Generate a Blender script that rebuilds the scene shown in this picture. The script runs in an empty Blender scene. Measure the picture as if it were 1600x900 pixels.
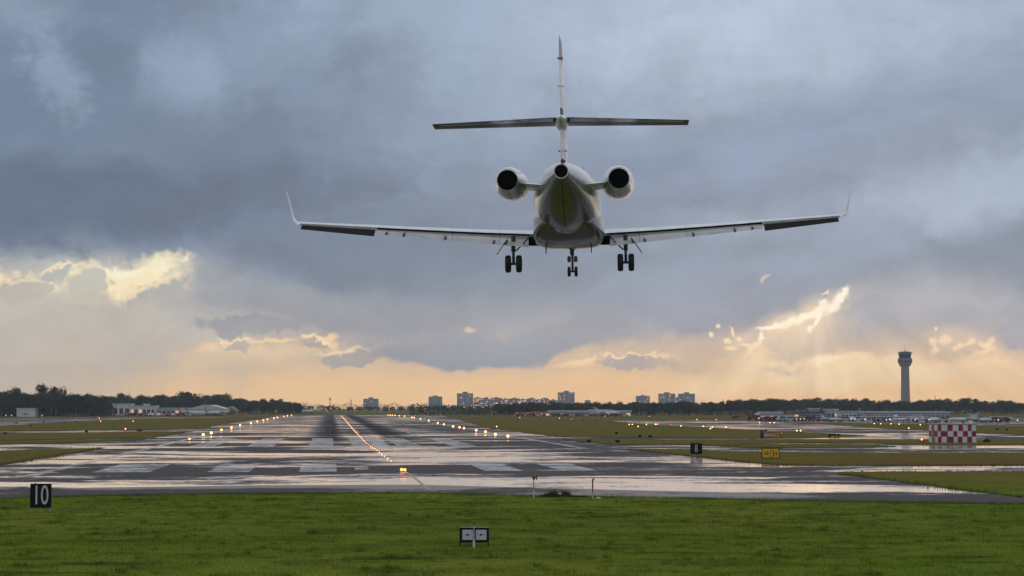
import bpy, bmesh, math, random
from math import sin, cos, tan, pi, radians, atan, sqrt
from mathutils import Vector, Matrix, Euler
random.seed(7)
S = bpy.context.scene
COL = S.collection

# ------------------------------------------------------------------ camera
F, HZ, CAMZ = 3000.0, 635.0, 4.5           # focal length in photo pixels (1600 wide), horizon row, eye height
PITCH = atan((HZ - 450) / F)
cd = bpy.data.cameras.new('camera'); cam = bpy.data.objects.new('camera', cd); COL.objects.link(cam)
cam.location = (0, 0, CAMZ); cam.rotation_euler = (pi / 2 + PITCH, 0, 0)
cd.sensor_width = 36; cd.lens = 36 * F / 1600; cd.clip_start = .5; cd.clip_end = 20000
S.camera = cam
S.render.resolution_x, S.render.resolution_y = 1024, 576
S.view_settings.view_transform = 'Standard'; S.view_settings.look = 'None'
S.view_settings.exposure = 0.0; S.view_settings.gamma = 1
S.cycles.use_denoising = True
S.cycles.max_bounces = 6; S.cycles.volume_bounces = 0; S.cycles.transparent_max_bounces = 8
S.cycles.sample_clamp_indirect = 8


def ray(px, py):
    x, u = px - 800, 450 - py
    return Vector((x, F * cos(PITCH) - u * sin(PITCH), F * sin(PITCH) + u * cos(PITCH)))


def G(px, py, z=0.0):
    r = ray(px, py); t = (z - CAMZ) / r.z
    return Vector((r.x * t, r.y * t, z))


def at(px, py, Y):
    r = ray(px, py); t = Y / r.y
    return Vector((r.x * t, Y, CAMZ + r.z * t))


def lin(c, a=1.0):
    f = lambda v: (v / 255) / 12.92 if v <= 10.3 else ((v / 255 + .055) / 1.055) ** 2.4
    return (f(c[0]), f(c[1]), f(c[2]), a)


# ------------------------------------------------------------------ world: daylight sky behind a rain-cloud deck
SUN_AZ, SUN_EL = radians(9.0), radians(14.0)


class NT:
    def __init__(s, tree): s.t = tree; s.n = tree.nodes; s.l = tree.links
    def new(s, ty, **k):
        n = s.n.new(ty)
        for a, v in k.items(): setattr(n, a, v)
        return n
    def put(s, sock, v):
        if isinstance(v, bpy.types.NodeSocket): s.l.new(v, sock)
        elif v is not None: sock.default_value = v
    def math(s, op, a, b=None, c=None, clamp=False):
        n = s.new('ShaderNodeMath', operation=op, use_clamp=clamp)
        for i, v in enumerate((a, b, c)): s.put(n.inputs[i], v)
        return n.outputs[0]
    def vmath(s, op, a, b=None, scale=None):
        n = s.new('ShaderNodeVectorMath', operation=op); s.put(n.inputs[0], a)
        if b is not None: s.put(n.inputs[1], b)
        if scale is not None: s.put(n.inputs['Scale'], scale)
        return n.outputs['Value'] if op in ('LENGTH', 'DOT_PRODUCT') else n.outputs[0]
    def noise(s, vec, scale, detail=4, rough=.5, dist=0, color=False):
        n = s.new('ShaderNodeTexNoise'); s.put(n.inputs['Vector'], vec)
        n.inputs['Scale'].default_value = scale; n.inputs['Detail'].default_value = detail
        n.inputs['Roughness'].default_value = rough; n.inputs['Distortion'].default_value = dist
        return n.outputs['Color' if color else 'Fac']
    def ramp01(s, v, a, b, lo=0.0, hi=1.0, mode='SMOOTHSTEP'):
        n = s.new('ShaderNodeMapRange', interpolation_type=mode)
        s.put(n.inputs['Value'], v)
        for k, x in (('From Min', a), ('From Max', b), ('To Min', lo), ('To Max', hi)): n.inputs[k].default_value = x
        return n.outputs['Result']
    def mix(s, f, a, b, blend='MIX'):
        n = s.new('ShaderNodeMix', data_type='RGBA', blend_type=blend)
        s.put(n.inputs[0], f); s.put(n.inputs[6], a); s.put(n.inputs[7], b)
        return n.outputs[2]
    def ramp(s, v, stops):
        n = s.new('ShaderNodeValToRGB'); s.put(n.inputs[0], v); e = n.color_ramp.elements
        while len(e) < len(stops): e.new(.5)
        for el, (p, c) in zip(e, stops): el.position = p; el.color = c
        return n.outputs[0]
    def mapping(s, vec, loc=(0, 0, 0), rot=(0, 0, 0), scale=(1, 1, 1), kind='POINT'):
        n = s.new('ShaderNodeMapping', vector_type=kind); s.put(n.inputs[0], vec)
        n.inputs[1].default_value = loc; n.inputs[2].default_value = rot; n.inputs[3].default_value = scale
        return n.outputs[0]


def build_world():
    w = bpy.data.worlds.new('World'); S.world = w; w.use_nodes = True
    w.node_tree.nodes.clear(); T = NT(w.node_tree)
    g = T.new('ShaderNodeTexCoord').outputs['Generated']
    sx = T.new('ShaderNodeSeparateXYZ'); T.put(sx.inputs[0], g)
    az = T.math('ARCTAN2', sx.outputs[0], sx.outputs[1]); el = T.math('ARCSINE', sx.outputs[2])
    X = T.math('MULTIPLY_ADD', az, 30.0, 8.0); Y = T.math('MULTIPLY_ADD', el, -30.0, 6.35)
    cx = T.new('ShaderNodeCombineXYZ'); T.put(cx.inputs[0], X); T.put(cx.inputs[1], Y)
    P = cx.outputs[0]

    def warp(p, amp, scale, detail, rough=.55, st=(1, 1, 1)):
        c = T.noise(T.mapping(p, scale=st), scale, detail, rough, color=True)
        d = T.vmath('SUBTRACT', c, (.5, .5, .5))
        return T.vmath('ADD', p, T.vmath('MULTIPLY', d, (amp * 2, amp * 2, 0)))
    SW = warp(P, .75, .45, 5, .55)
    CW = warp(warp(P, .34, .9, 4), .24, 3.4, 9, .72)
    WP = {'S': SW, 'C': CW, 'T': warp(P, .11, 5.5, 8, .72)}
    ypos = T.ramp01(T.math('ADD', Y, 0.0), -6.0, 6.5, 0, 1, 'LINEAR')
    # gentle unevenness of every layer's height
    sep = T.new('ShaderNodeSeparateXYZ'); T.put(sep.inputs[0], SW)
    yb = T.ramp01(sep.outputs[1], -6.0, 6.5, 0, 1, 'LINEAR')
    yb = T.math('ADD', T.math('MULTIPLY', yb, .35), T.math('MULTIPLY', ypos, .65))
    k = lambda y: (y + 6) / 12.5
    col = T.ramp(yb, [(k(-6), lin((206, 213, 224))), (k(-2.5), lin((176, 187, 203))), (k(-.5), lin((156, 167, 184))),
                      (k(1.0), lin((146, 158, 176))), (k(2.2), lin((136, 148, 167))), (k(3.6), lin((126, 137, 155))),
                      (k(4.5), lin((138, 147, 162))), (k(5.1), lin((160, 163, 170))), (k(5.6), lin((214, 190, 162))),
                      (k(5.95), lin((248, 207, 152))), (k(6.35), lin((250, 206, 150)))])
    D = dict
    B = []
    def b(cx, cy, rx, ry, rot, c, a, inner=0.0, wp='S'): B.append((cx, cy, rx, ry, rot, c, a, inner, wp))
    # upper deck
    b(11.2, .5, 5.4, 1.8, 0, (180, 191, 208), .85)
    b(8.3, .8, 1.0, 2.2, 18, (176, 184, 200), .45)
    b(6.2, 1.0, .8, 1.8, 25, (160, 170, 187), .35)
    b(13.0, 2.05, 4.6, .85, -14, (138, 154, 180), .75)
    b(10.0, 2.6, 1.8, .7, -14, (130, 144, 168), .6)
    b(15.0, 3.2, 3.6, .9, -12, (178, 188, 204), .8)
    b(11.6, 3.6, 3.4, .6, -8, (156, 168, 186), .7)
    b(14.6, .2, 3, .9, 0, (172, 182, 201), .6)
    b(1.2, .2, 3.0, .7, 0, (146, 157, 174), .5)
    # lower left: warm cloud behind the deck, bright gaps, grey puffs
    def rim(cx, cy, rx, ry, rot, c, a, inner): b(cx, cy, rx, ry, rot, c, a, inner, 'C')
    def puff(cx, cy, rx, ry, rot, c):           # grey heap with a silver lining
        b(cx, cy - .055, rx * .99, ry, rot, (255, 228, 184), .8, .66, 'C'); b(cx, cy, rx, ry, rot, c, 1, .62, 'C')
    b(1.0, 5.1, 4.4, 1.5, 0, (192, 186, 178), .95, .35)
    b(.4, 5.95, 3.4, .7, 0, (198, 187, 172), .85, .2)
    b(2.6, 6.1, 2.2, .5, 0, (222, 198, 164), .6)
    b(1.4, 4.5, 2.4, .55, 0, (216, 202, 178), .7)
    rim(2.2, 4.42, 1.0, .36, -16, (255, 232, 190), 1, .3)
    b(2.0, 4.32, .8, .14, 0, (255, 240, 208), .9, .1, 'C')
    b(.12, 4.3, .30, .24, 0, (253, 226, 182), .9, .2, 'C')
    b(1.2, 4.38, .20, .22, 20, (253, 228, 186), .9, .2, 'C')
    b(.88, 4.5, .26, .08, 30, (255, 232, 190), .9, .2, 'C')
    puff(.5, 4.62, .55, .36, 0, (190, 183, 172)); puff(.95, 4.32, .34, .16, 0, (186, 180, 172)); puff(1.5, 4.58, .40, .42, -30, (196, 188, 174)); puff(2.55, 4.80, .62, .34, -14, (180, 176, 170))
    b(1.9, 5.05, 1.5, .28, 0, (190, 184, 174), .9, .3); b(3.3, 4.85, .8, .6, 0, (172, 171, 170), .8, .3)
    b(3.55, 4.55, .75, .40, 0, (158, 160, 164), .95, .45, 'C')
    # dark deck with its flat lower edge
    b(1.0, 1.75, 6.3, 2.42, 0, (115, 127, 146), .95, .78)
    b(1.2, 3.2, 6.2, 1.02, 0, (100, 111, 129), .95, .25)
    b(5.0, 4.05, 2.2, .66, 3, (114, 125, 142), .9, .4)
    b(7.2, 3.9, 3.0, 1.1, 0, (120, 132, 149), .85, .1)
    b(2.9, 1.2, 1.3, .95, 25, (152, 164, 182), .75, .0, 'S')
    b(4.6, .5, 2.8, 1.3, -10, (148, 160, 178), .85)
    b(7.2, .6, 1.8, 2.2, 20, (156, 168, 186), .85)
    b(6.2, 1.9, 2.2, 1.0, 0, (140, 152, 170), .8)
    b(.2, .3, 1.6, .8, 0, (146, 157, 174), .7)
    b(.95, 1.3, .6, 1.1, -25, (152, 163, 180), .7, .1, 'C')
    b(2.0, .55, .5, .35, 0, (128, 139, 160), .6, .1, 'C')
    b(4.6, 1.5, 1.5, .6, 20, (136, 148, 168), .6)
    # middle
    b(4.6, 4.85, 1.7, .36, 4, (150, 154, 162), .95, .5)
    b(4.0, 5.12, 1.05, .2, 2, (152, 155, 162), .95, .6, 'C')
    b(6.4, 4.85, 2.0, .5, 0, (146, 153, 165), .7, .3)
    b(4.0, 5.52, 1.5, .2, -2, (226, 203, 168), .9, .2, 'C')
    b(3.3, 5.45, .30, .12, -10, (238, 210, 170), .8, .2, 'T'); b(4.3, 5.34, .6, .05, -4, (244, 214, 170), .9, .2, 'T')
    b(5.15, 5.30, .24, .10, -30, (247, 212, 166), .95, .2, 'T'); b(5.22, 5.42, .12, .12, -50, (243, 208, 164), .9, .2, 'T'); b(4.9, 5.28, .14, .08, 0, (240, 208, 168), .9, .2, 'T')
    puff(3.75, 5.42, .28, .11, 0, (188, 178, 168)); puff(4.9, 5.40, .30, .06, 0, (176, 168, 164)); puff(5.6, 5.56, .85, .14, -6, (172, 165, 161))
    b(7.0, 5.36, 2.0, .36, 3, (151, 157, 168), 1, .6)
    b(8.6, 5.33, 2.2, .34, -3, (149, 156, 169), .95, .55)
    b(9.1, 5.66, .7, .07, -10, (252, 217, 168), .95, .2, 'T'); b(9.62, 5.67, .17, .045, -35, (252, 218, 168), .95, .2, 'T')
    puff(10.0, 5.72, .75, .12, 0, (180, 172, 168))
    b(7.35, 5.16, .14, .055, 0, (222, 198, 172), .9, .1, 'T')
    b(10.9, 4.75, 2.6, .62, -3, (140, 151, 169), .95, .5)
    b(12.4, 4.2, 3.2, .6, -10, (147, 158, 176), .6)
    b(14.5, 4.9, 2.4, .75, -5, (172, 173, 181), .75, .2)
    b(12.45, 5.38, 1.25, .42, -15, (214, 196, 176), .9, .25)
    b(12.75, 5.12, .95, .32, -28, (234, 212, 184), .85)
    b(11.9, 4.52, 1.7, .42, -25, (143, 153, 171), .95, .6)
    b(11.0, 5.0, .9, .35, -8, (146, 154, 170), .95, .5)
    b(11.55, 5.36, .42, .24, -20, (218, 200, 178), .75, .0, 'T')
    b(12.6, 4.95, .85, .11, -28, (246, 222, 184), .8, .0, 'T')
    b(13.16, 4.58, 0.135, 0.068, -60, (255, 244, 220), 1, .25, 'T')
    b(13.07, 4.68, 0.176, 0.121, -45, (255, 244, 220), 1, .25, 'T')
    b(12.98, 4.82, 0.216, 0.108, -40, (255, 244, 220), 1, .25, 'T')
    b(12.81, 4.84, 0.162, 0.081, -20, (255, 244, 220), 1, .25, 'T')
    b(12.83, 4.74, 0.095, 0.068, 0, (255, 244, 220), 1, .25, 'T')
    b(12.68, 4.94, 0.203, 0.081, -15, (255, 244, 220), 1, .25, 'T')
    b(12.5, 4.99, 0.203, 0.095, -25, (255, 244, 220), 1, .25, 'T')
    b(12.28, 5.06, 0.203, 0.081, -20, (255, 244, 220), 1, .25, 'T')
    b(12.08, 5.12, 0.189, 0.074, -15, (255, 244, 220), 1, .25, 'T')
    b(11.92, 5.13, 0.162, 0.047, -5, (255, 244, 220), 1, .25, 'T')
    b(11.87, 5.27, 0.061, 0.162, 15, (255, 244, 220), 1, .25, 'T')
    b(11.8, 5.4, 0.135, 0.061, -35, (255, 228, 188), 1, .25, 'T')
    b(11.66, 5.51, 0.121, 0.054, -35, (255, 228, 188), 1, .25, 'T')
    b(11.65, 5.41, 0.135, 0.041, 20, (255, 228, 188), 1, .25, 'T')
    b(12.72, 5.04, 0.047, 0.162, 35, (255, 244, 220), 1, .25, 'T')
    b(12.62, 5.16, 0.034, 0.081, 30, (255, 244, 220), 1, .25, 'T')
    b(11.44, 5.2, 0.041, 0.121, -20, (255, 228, 188), 0.9, .25, 'T')
    b(11.34, 5.34, 0.068, 0.095, 20, (255, 228, 188), 0.9, .25, 'T')
    b(11.52, 5.3, 0.054, 0.068, 0, (255, 228, 188), 0.9, .25, 'T')
    b(11.2, 5.12, 0.068, 0.041, -30, (255, 228, 188), 0.9, .25, 'T')
    b(11.1, 5.25, 0.047, 0.081, -20, (255, 228, 188), 0.9, .25, 'T')
    b(11.4, 5.44, 0.162, 0.041, -5, (255, 228, 188), 0.9, .25, 'T')
    puff(12.93, 4.69, .09, .055, -30, (170, 168, 174))
    b(11.93, 4.37, .15, .05, -40, (214, 196, 182), .9, .1, 'T')
    b(10.6, 5.72, .8, .14, 0, (206, 188, 164), .6, .2, 'C')
    b(13.2, 5.9, 3.4, .36, 0, (254, 226, 182), .9, .3)
    b(12.85, 5.62, .40, .09, -4, (255, 233, 194), .9, .2, 'T'); b(13.3, 5.56, .3, .06, -8, (253, 226, 186), .8, .2, 'T'); b(12.7, 5.69, .2, .09, 0, (255, 233, 194), .9, .2, 'T')
    b(12.2, 5.74, .5, .07, 0, (212, 194, 174), .7, .3, 'C'); b(12.3, 5.5, .7, .12, -8, (206, 190, 175), .7, .2, 'C'); b(13.9, 5.62, .5, .08, -5, (245, 220, 182), .8, .2, 'T')
    b(14.9, 5.45, .55, .22, 0, (214, 194, 178), .7, .1)
    for x_, y_, rx_, ry_, r_ in ((14.48, 5.36, .08, .08, 0), (14.66, 5.34, .12, .07, -10), (14.50, 5.50, .06, .11, 10), (14.86, 5.44, .10, .05, -30), (15.04, 5.36, .10, .06, -20), (15.28, 5.42, .14, .06, 15), (15.2, 5.52, .2, .05, -15), (15.35, 5.35, .06, .09, 30), (14.52, 5.16, .03, .03, 0)): b(x_, y_, rx_ * 1.3, ry_ * 1.3, r_, (252, 222, 182), .9, .15, 'T')
    b(15.85, 5.3, .6, .28, 0, (158, 161, 175), .9, .5, 'C')
    b(15.6, 5.8, 1.4, .22, 0, (248, 214, 170), .85, .3)
    vo = T.new('ShaderNodeTexVoronoi'); T.put(vo.inputs['Vector'], T.mapping(WP['T'], scale=(.9, 1.1, 1))); vo.inputs['Scale'].default_value = 6.5
    nC = T.math('ADD', T.math('MULTIPLY_ADD', T.noise(SW, 2.6, 10, .68), .95, -.50), T.math('MULTIPLY_ADD', vo.outputs['Distance'], .42, -.18))
    nT = T.math('MULTIPLY_ADD', T.noise(P, 8, 6, .7), .9, -.45); nS = T.math('MULTIPLY_ADD', T.noise(SW, 1.2, 9, .62), .9, -.45)
    def after(v, c):                            # keep the shader evaluating the layers one after another
        n = T.new('ShaderNodeVectorMath', operation='MULTIPLY_ADD'); T.put(n.inputs[0], c); n.inputs[1].default_value = (1e-7, 1e-7, 0); T.put(n.inputs[2], v)
        return n.outputs[0]
    for i_, (cx_, cy_, rx, ry, rot, c, a, inner, wp) in enumerate(B):
        if i_ % 8 == 0: W_ = {k_: after(v_, col) for k_, v_ in WP.items()}
        m = T.mapping(W_[wp], (cx_, cy_, 0), (0, 0, radians(rot)), (rx, ry, 1), 'TEXTURE')
        f = T.ramp01(T.math('ADD', T.vmath('LENGTH', m), {'C': nC, 'S': nS, 'T': nT}[wp]), inner, 1.0, a, 0.0)
        col = T.mix(f, col, lin(c))
    # cloud texture
    n1 = T.noise(T.mapping(SW, scale=(.55, 1, 1)), 1.3, 7, .58)
    n2 = T.noise(T.mapping(SW, rot=(0, 0, radians(58)), scale=(.35, 1.5, 1)), 1.6, 6, .6)
    n3 = T.noise(CW, 5.0, 6, .65)
    br = T.math('ADD', T.math('MULTIPLY_ADD', n1, .34, .80), T.math('MULTIPLY_ADD', n2, .26, -.13))
    br = T.math('ADD', br, T.math('MULTIPLY_ADD', n3, .12, -.06))
    hzf = T.ramp01(Y, 5.0, 6.3, 0.0, .5)
    br = T.math('ADD', T.math('MULTIPLY', br, T.math('SUBTRACT', 1.0, hzf)), hzf)
    dx = T.math('SUBTRACT', X, 12.7); dy = T.math('SUBTRACT', Y, 4.2)
    ang = T.math('ARCTAN2', dx, dy)
    nr = T.new('ShaderNodeTexNoise', noise_dimensions='1D'); T.put(nr.inputs['W'], ang); nr.inputs['Scale'].default_value = 6; nr.inputs['Detail'].default_value = 3
    rayf = T.math('MULTIPLY', T.math('MULTIPLY', T.ramp01(dy, .5, 1.1), T.ramp01(T.math('ABSOLUTE', ang), 1.45, 1.0)), .42)
    br = T.math('ADD', br, T.math('MULTIPLY', T.math('SUBTRACT', nr.outputs[0], .5), rayf))
    cc = T.new('ShaderNodeCombineXYZ')
    for i in range(3): T.put(cc.inputs[i], br)
    col = T.mix(1.0, col, cc.outputs[0], 'MULTIPLY')
    col = T.mix(T.ramp01(Y, 3.9, 5.4), T.mix(1.0, col, (.99, 1.085, 1.155, 1), 'MULTIPLY'), T.mix(1.0, col, (1.21, 1.17, 1.13, 1), 'MULTIPLY'))
    # the deck overhead and behind is thinner and brighter, without the sunset at its foot
    back = T.ramp01(T.math('COSINE', az), .75, .2)
    col = T.mix(back, col, lin((160, 168, 180)))
    up = T.ramp01(el, radians(17), radians(50))
    col = T.mix(up, col, (.44, .465, .50, 1))
    col = T.mix(T.ramp01(el, -.004, -.02), col, (.045, .055, .025, 1))
    bg = T.new('ShaderNodeBackground'); T.put(bg.inputs[0], col); bg.inputs[1].default_value = 1.0
    sky = T.new('ShaderNodeTexSky', sky_type='NISHITA'); sky.sun_disc = False
    sky.sun_elevation = SUN_EL; sky.sun_rotation = SUN_AZ; sky.air_density = 1.5; sky.dust_density = 2
    bs = T.new('ShaderNodeBackground'); T.put(bs.inputs[0], sky.outputs[0]); bs.inputs[1].default_value = .08
    mx = T.new('ShaderNodeMixShader'); mx.inputs[0].default_value = .985
    T.l.new(bs.outputs[0], mx.inputs[1]); T.l.new(bg.outputs[0], mx.inputs[2])
    o = T.new('ShaderNodeOutputWorld'); T.l.new(mx.outputs[0], o.inputs[0])
    w.cycles.sampling_method = 'MANUAL'; w.cycles.sample_map_resolution = 1024


build_world()
sd = bpy.data.lights.new('sun', 'SUN'); sd.energy = .3; sd.angle = radians(90); sd.color = (1, .80, .58)
sun = bpy.data.objects.new('sun', sd); COL.objects.link(sun)
sdir = Vector((sin(SUN_AZ) * cos(SUN_EL), cos(SUN_AZ) * cos(SUN_EL), sin(SUN_EL)))
sun.rotation_euler = sdir.to_track_quat('Z', 'Y').to_euler(); sun.location = sdir * 300


# ------------------------------------------------------------------ materials
def mat(name):
    m = bpy.data.materials.new(name); m.use_nodes = True; m.node_tree.nodes.clear()
    T = NT(m.node_tree); T.out = T.new('ShaderNodeOutputMaterial'); T.m = m
    return T


def pbr(name, c, rough=.5, metal=0.0, var=.15, scale=3.0, coat=0.0, bump=0.0, spec=.5):
    T = mat(name); p = T.new('ShaderNodeBsdfPrincipled')
    o = T.new('ShaderNodeTexCoord').outputs['Object']
    n = T.noise(o, scale, 5, .6)
    c4 = (*c, 1)
    lo = tuple(max(0, v * (1 - var)) for v in c) + (1,); hi = tuple(min(1, v * (1 + var)) for v in c) + (1,)
    T.put(p.inputs['Base Color'], T.mix(T.ramp01(n, .3, .7), lo, hi))
    T.put(p.inputs['Roughness'], T.ramp01(n, .2, .8, max(.02, rough * .8), min(1, rough * 1.2)))
    p.inputs['Metallic'].default_value = metal; p.inputs['Coat Weight'].default_value = coat
    p.inputs['Specular IOR Level'].default_value = spec
    if bump:
        bn = T.new('ShaderNodeBump'); bn.inputs['Distance'].default_value = bump
        T.put(bn.inputs['Height'], n); T.put(p.inputs['Normal'], bn.outputs[0])
    T.l.new(p.outputs[0], T.out.inputs[0]); return T.m


def glow(name, c, strength):
    T = mat(name); e = T.new('ShaderNodeEmission'); e.inputs[0].default_value = (*c, 1); e.inputs[1].default_value = strength
    T.l.new(e.outputs[0], T.out.inputs[0]); return T.m


def grass_shader(T, o, tint=1.0):
    big = T.noise(o, .035, 4, .6); mid = T.noise(o, .35, 5, .65); fine = T.noise(o, 9.0, 3, .7)
    c = T.mix(T.ramp01(big, .38, .66), lin((116, 136, 46)), lin((142, 148, 60)))
    c = T.mix(T.ramp01(mid, .40, .68, 0, .9), c, lin((92, 108, 36)))
    c = T.mix(T.ramp01(T.noise(T.mapping(o, scale=(.35, 1, 1)), .55, 4, .7), .54, .66, 0, .7), c, lin((60, 72, 27)))
    dry = T.ramp01(T.noise(T.mapping(o, (31, 7, 0)), .02, 4, .6), .5, .66, 0, .85)
    far = T.ramp01(T.vmath('LENGTH', o), 95, 138, .0, 1)
    c = T.mix(T.math('MULTIPLY', T.math('ADD', T.math('MULTIPLY', dry, .4), .7), far, clamp=True), c, lin((124, 103, 62)))
    c = T.mix(T.ramp01(fine, .3, .75, .25, -.0), c, lin((40, 52, 14)))
    return c


def grass_mat(name, blades=False):
    T = mat(name); geo = T.new('ShaderNodeNewGeometry')
    c = grass_shader(T, geo.outputs['Position'])
    d = T.new('ShaderNodeBsdfDiffuse'); T.put(d.inputs[0], c)
    if blades:
        t = T.new('ShaderNodeBsdfTranslucent'); T.put(t.inputs[0], c)
        m = T.new('ShaderNodeMixShader'); m.inputs[0].default_value = .4
        T.l.new(d.outputs[0], m.inputs[1]); T.l.new(t.outputs[0], m.inputs[2]); T.l.new(m.outputs[0], T.out.inputs[0])
    else:
        bn = T.new('ShaderNodeBump'); bn.inputs['Distance'].default_value = .06
        T.put(bn.inputs['Height'], T.noise(geo.outputs['Position'], 6, 4, .7)); T.put(d.inputs['Normal'], bn.outputs[0])
        T.l.new(d.outputs[0], T.out.inputs[0])
    return T.m


CL = 4.62                                   # runway centre line, metres right of the camera in the runway's own axes
PSI = atan((517 - 800) / F)                 # runway heading


def tarmac_mat(name, paint=False, dry=0.0):
    T = mat(name); o = T.new('ShaderNodeTexCoord').outputs['Object']      # x across the runway, y along it
    wr = T.vmath('ADD', o, T.vmath('MULTIPLY', T.vmath('SUBTRACT', T.noise(o, .05, 3, .6, color=True), (.5, .5, .5)), (14, 14, 0)))
    pud = T.noise(T.mapping(wr, scale=(.055, .085, 1)), 1.0, 7, .68)
    pud2 = T.noise(T.mapping(wr, (5, 9, 0), scale=(.016, .032, 1)), 1.0, 4, .55)
    fine = T.noise(T.mapping(o, scale=(1.2, .8, 1)), 1.2, 6, .7)
    sp = T.new('ShaderNodeSeparateXYZ'); T.put(sp.inputs[0], o)
    u = T.math('SUBTRACT', sp.outputs[0], CL)
    au = T.math('ABSOLUTE', u)
    wet = T.math('ADD', T.math('MULTIPLY', pud, .62), T.math('MULTIPLY', pud2, .38))
    wet = T.math('ADD', wet, T.math('MULTIPLY_ADD', fine, .13, -.065))
    # rubber laid down either side of the centre line, and the crowned strip between
    lane = T.noise(T.mapping(o, scale=(.6, .012, 1)), 1.0, 3, .6)
    rub = T.math('MULTIPLY', T.ramp01(au, 2.2, 4.0), T.ramp01(au, 9.5, 5.0))
    rub = T.math('MULTIPLY', rub, T.ramp01(sp.outputs[1], 190, 300))
    rub = T.math('MULTIPLY', rub, T.ramp01(lane, .25, .5, .6, 1))
    film = T.ramp01(wet, .485, .555)
    film = T.math('MULTIPLY', film, T.math('SUBTRACT', 1.0, T.math('MULTIPLY', rub, .7)))
    if dry: film = T.math('MULTIPLY', film, 1 - dry)
    base = T.mix(T.ramp01(fine, .3, .7), (.024, .023, .031, 1), (.046, .044, .058, 1))
    # concrete bays and joints
    bays = T.new('ShaderNodeTexBrick'); bays.offset = 0; bays.inputs['Scale'].default_value = 1
    T.put(bays.inputs['Vector'], o); bays.inputs['Brick Width'].default_value = 7.5; bays.inputs['Row Height'].default_value = 15
    bays.inputs['Mortar Size'].default_value = .09; bays.inputs['Color1'].default_value = (1, 1, 1, 1)
    bays.inputs['Color2'].default_value = (.72, .72, .74, 1); bays.inputs['Mortar'].default_value = (.45, .45, .45, 1)
    base = T.mix(.8, base, bays.outputs[0], 'MULTIPLY')
    base = T.mix(rub, base, (.014, .014, .016, 1))
    if paint:
        wear = T.ramp01(T.math('ADD', T.math('MULTIPLY', T.noise(o, .28, 6, .75), .7), T.math('MULTIPLY', T.noise(o, 1.6, 4, .7), .3)), .41, .58, .12, .85)
        base = T.mix(wear, base, (.74, .75, .76, 1))
    d = T.new('ShaderNodeBsdfDiffuse'); T.put(d.inputs[0], base)
    gl = T.new('ShaderNodeBsdfGlossy'); gl.inputs[0].default_value = (1.0, .92, .85, 1)
    T.put(gl.inputs['Roughness'], T.ramp01(film, 0, 1, .36, .075, 'LINEAR'))
    bn = T.new('ShaderNodeBump'); bn.inputs['Distance'].default_value = .01; bn.inputs['Strength'].default_value = .35
    T.put(bn.inputs['Height'], T.noise(T.mapping(o, scale=(.5, 1, 1)), .9, 4, .6)); T.put(gl.inputs['Normal'], bn.outputs[0])
    fac = T.ramp01(film, 0, 1, .085, .98, 'LINEAR')
    fac = T.math('MULTIPLY', fac, T.math('SUBTRACT', 1.0, T.math('MULTIPLY', rub, .6)))
    fr = T.new('ShaderNodeFresnel'); fr.inputs[0].default_value = 1.33
    fac = T.math('MULTIPLY', fac, T.math('MULTIPLY', fr.outputs[0], 1.3, clamp=True))
    if paint: fac = T.math('MULTIPLY', fac, .6)
    m = T.new('ShaderNodeMixShader'); T.put(m.inputs[0], fac)
    T.l.new(d.outputs[0], m.inputs[1]); T.l.new(gl.outputs[0], m.inputs[2]); T.l.new(m.outputs[0], T.out.inputs[0])
    return T.m


def leaf_mat(name, a, b_):
    T = mat(name); oi = T.new('ShaderNodeObjectInfo')
    geo = T.new('ShaderNodeNewGeometry')
    n = T.noise(geo.outputs['Position'], .5, 3, .6)
    c = T.mix(T.ramp01(n, .3, .7), (*a, 1), (*b_, 1))
    c = T.mix(T.math('MULTIPLY', oi.outputs['Random'], .5), c, (a[0] * 1.4, a[1] * 1.15, a[2] * .8, 1))
    d = T.new('ShaderNodeBsdfDiffuse'); T.put(d.inputs[0], c)
    t = T.new('ShaderNodeBsdfTranslucent'); T.put(t.inputs[0], c)
    m = T.new('ShaderNodeMixShader'); m.inputs[0].default_value = .2
    T.l.new(d.outputs[0], m.inputs[1]); T.l.new(t.outputs[0], m.inputs[2]); T.l.new(m.outputs[0], T.out.inputs[0])
    return T.m


def aircraft_paint(name, c, rough=.28, lower=None, spec=.38):
    T = mat(name); o = T.new('ShaderNodeTexCoord').outputs['Object']
    p = T.new('ShaderNodeBsdfPrincipled')
    sp = T.new('ShaderNodeSeparateXYZ'); T.put(sp.inputs[0], o)
    def seam(v, period, w):
        f = T.math('FRACT', T.math('DIVIDE', v, period)); d = T.math('ABSOLUTE', T.math('SUBTRACT', f, .5))
        return T.ramp01(d, .5 * w / period, 1.2 * w / period, 1, 0)
    s = T.math('MAXIMUM', seam(sp.outputs[1], 1.35, .018), seam(sp.outputs[0], 1.8, .016))
    grime = T.noise(T.mapping(o, scale=(1.6, .35, 2.2)), 1.2, 6, .65)
    col = T.mix(T.ramp01(grime, .35, .75, 0, .55), (*c, 1), (c[0] * .62, c[1] * .60, c[2] * .56, 1))
    if lower:                                   # underside shade painted in: dark taupe below a sloping line
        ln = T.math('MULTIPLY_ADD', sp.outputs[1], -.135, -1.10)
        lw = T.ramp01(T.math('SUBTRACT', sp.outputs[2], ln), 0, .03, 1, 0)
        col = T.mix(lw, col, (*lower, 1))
    col = T.mix(T.math('MULTIPLY', s, .6), col, (.08, .08, .08, 1))
    T.put(p.inputs['Base Color'], col)
    T.put(p.inputs['Roughness'], T.ramp01(grime, .2, .8, rough * .7, rough * 1.5))
    p.inputs['Coat Weight'].default_value = .15; p.inputs['Coat Roughness'].default_value = .05; p.inputs['Specular IOR Level'].default_value = spec
    T.l.new(p.outputs[0], T.out.inputs[0]); return T.m


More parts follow.
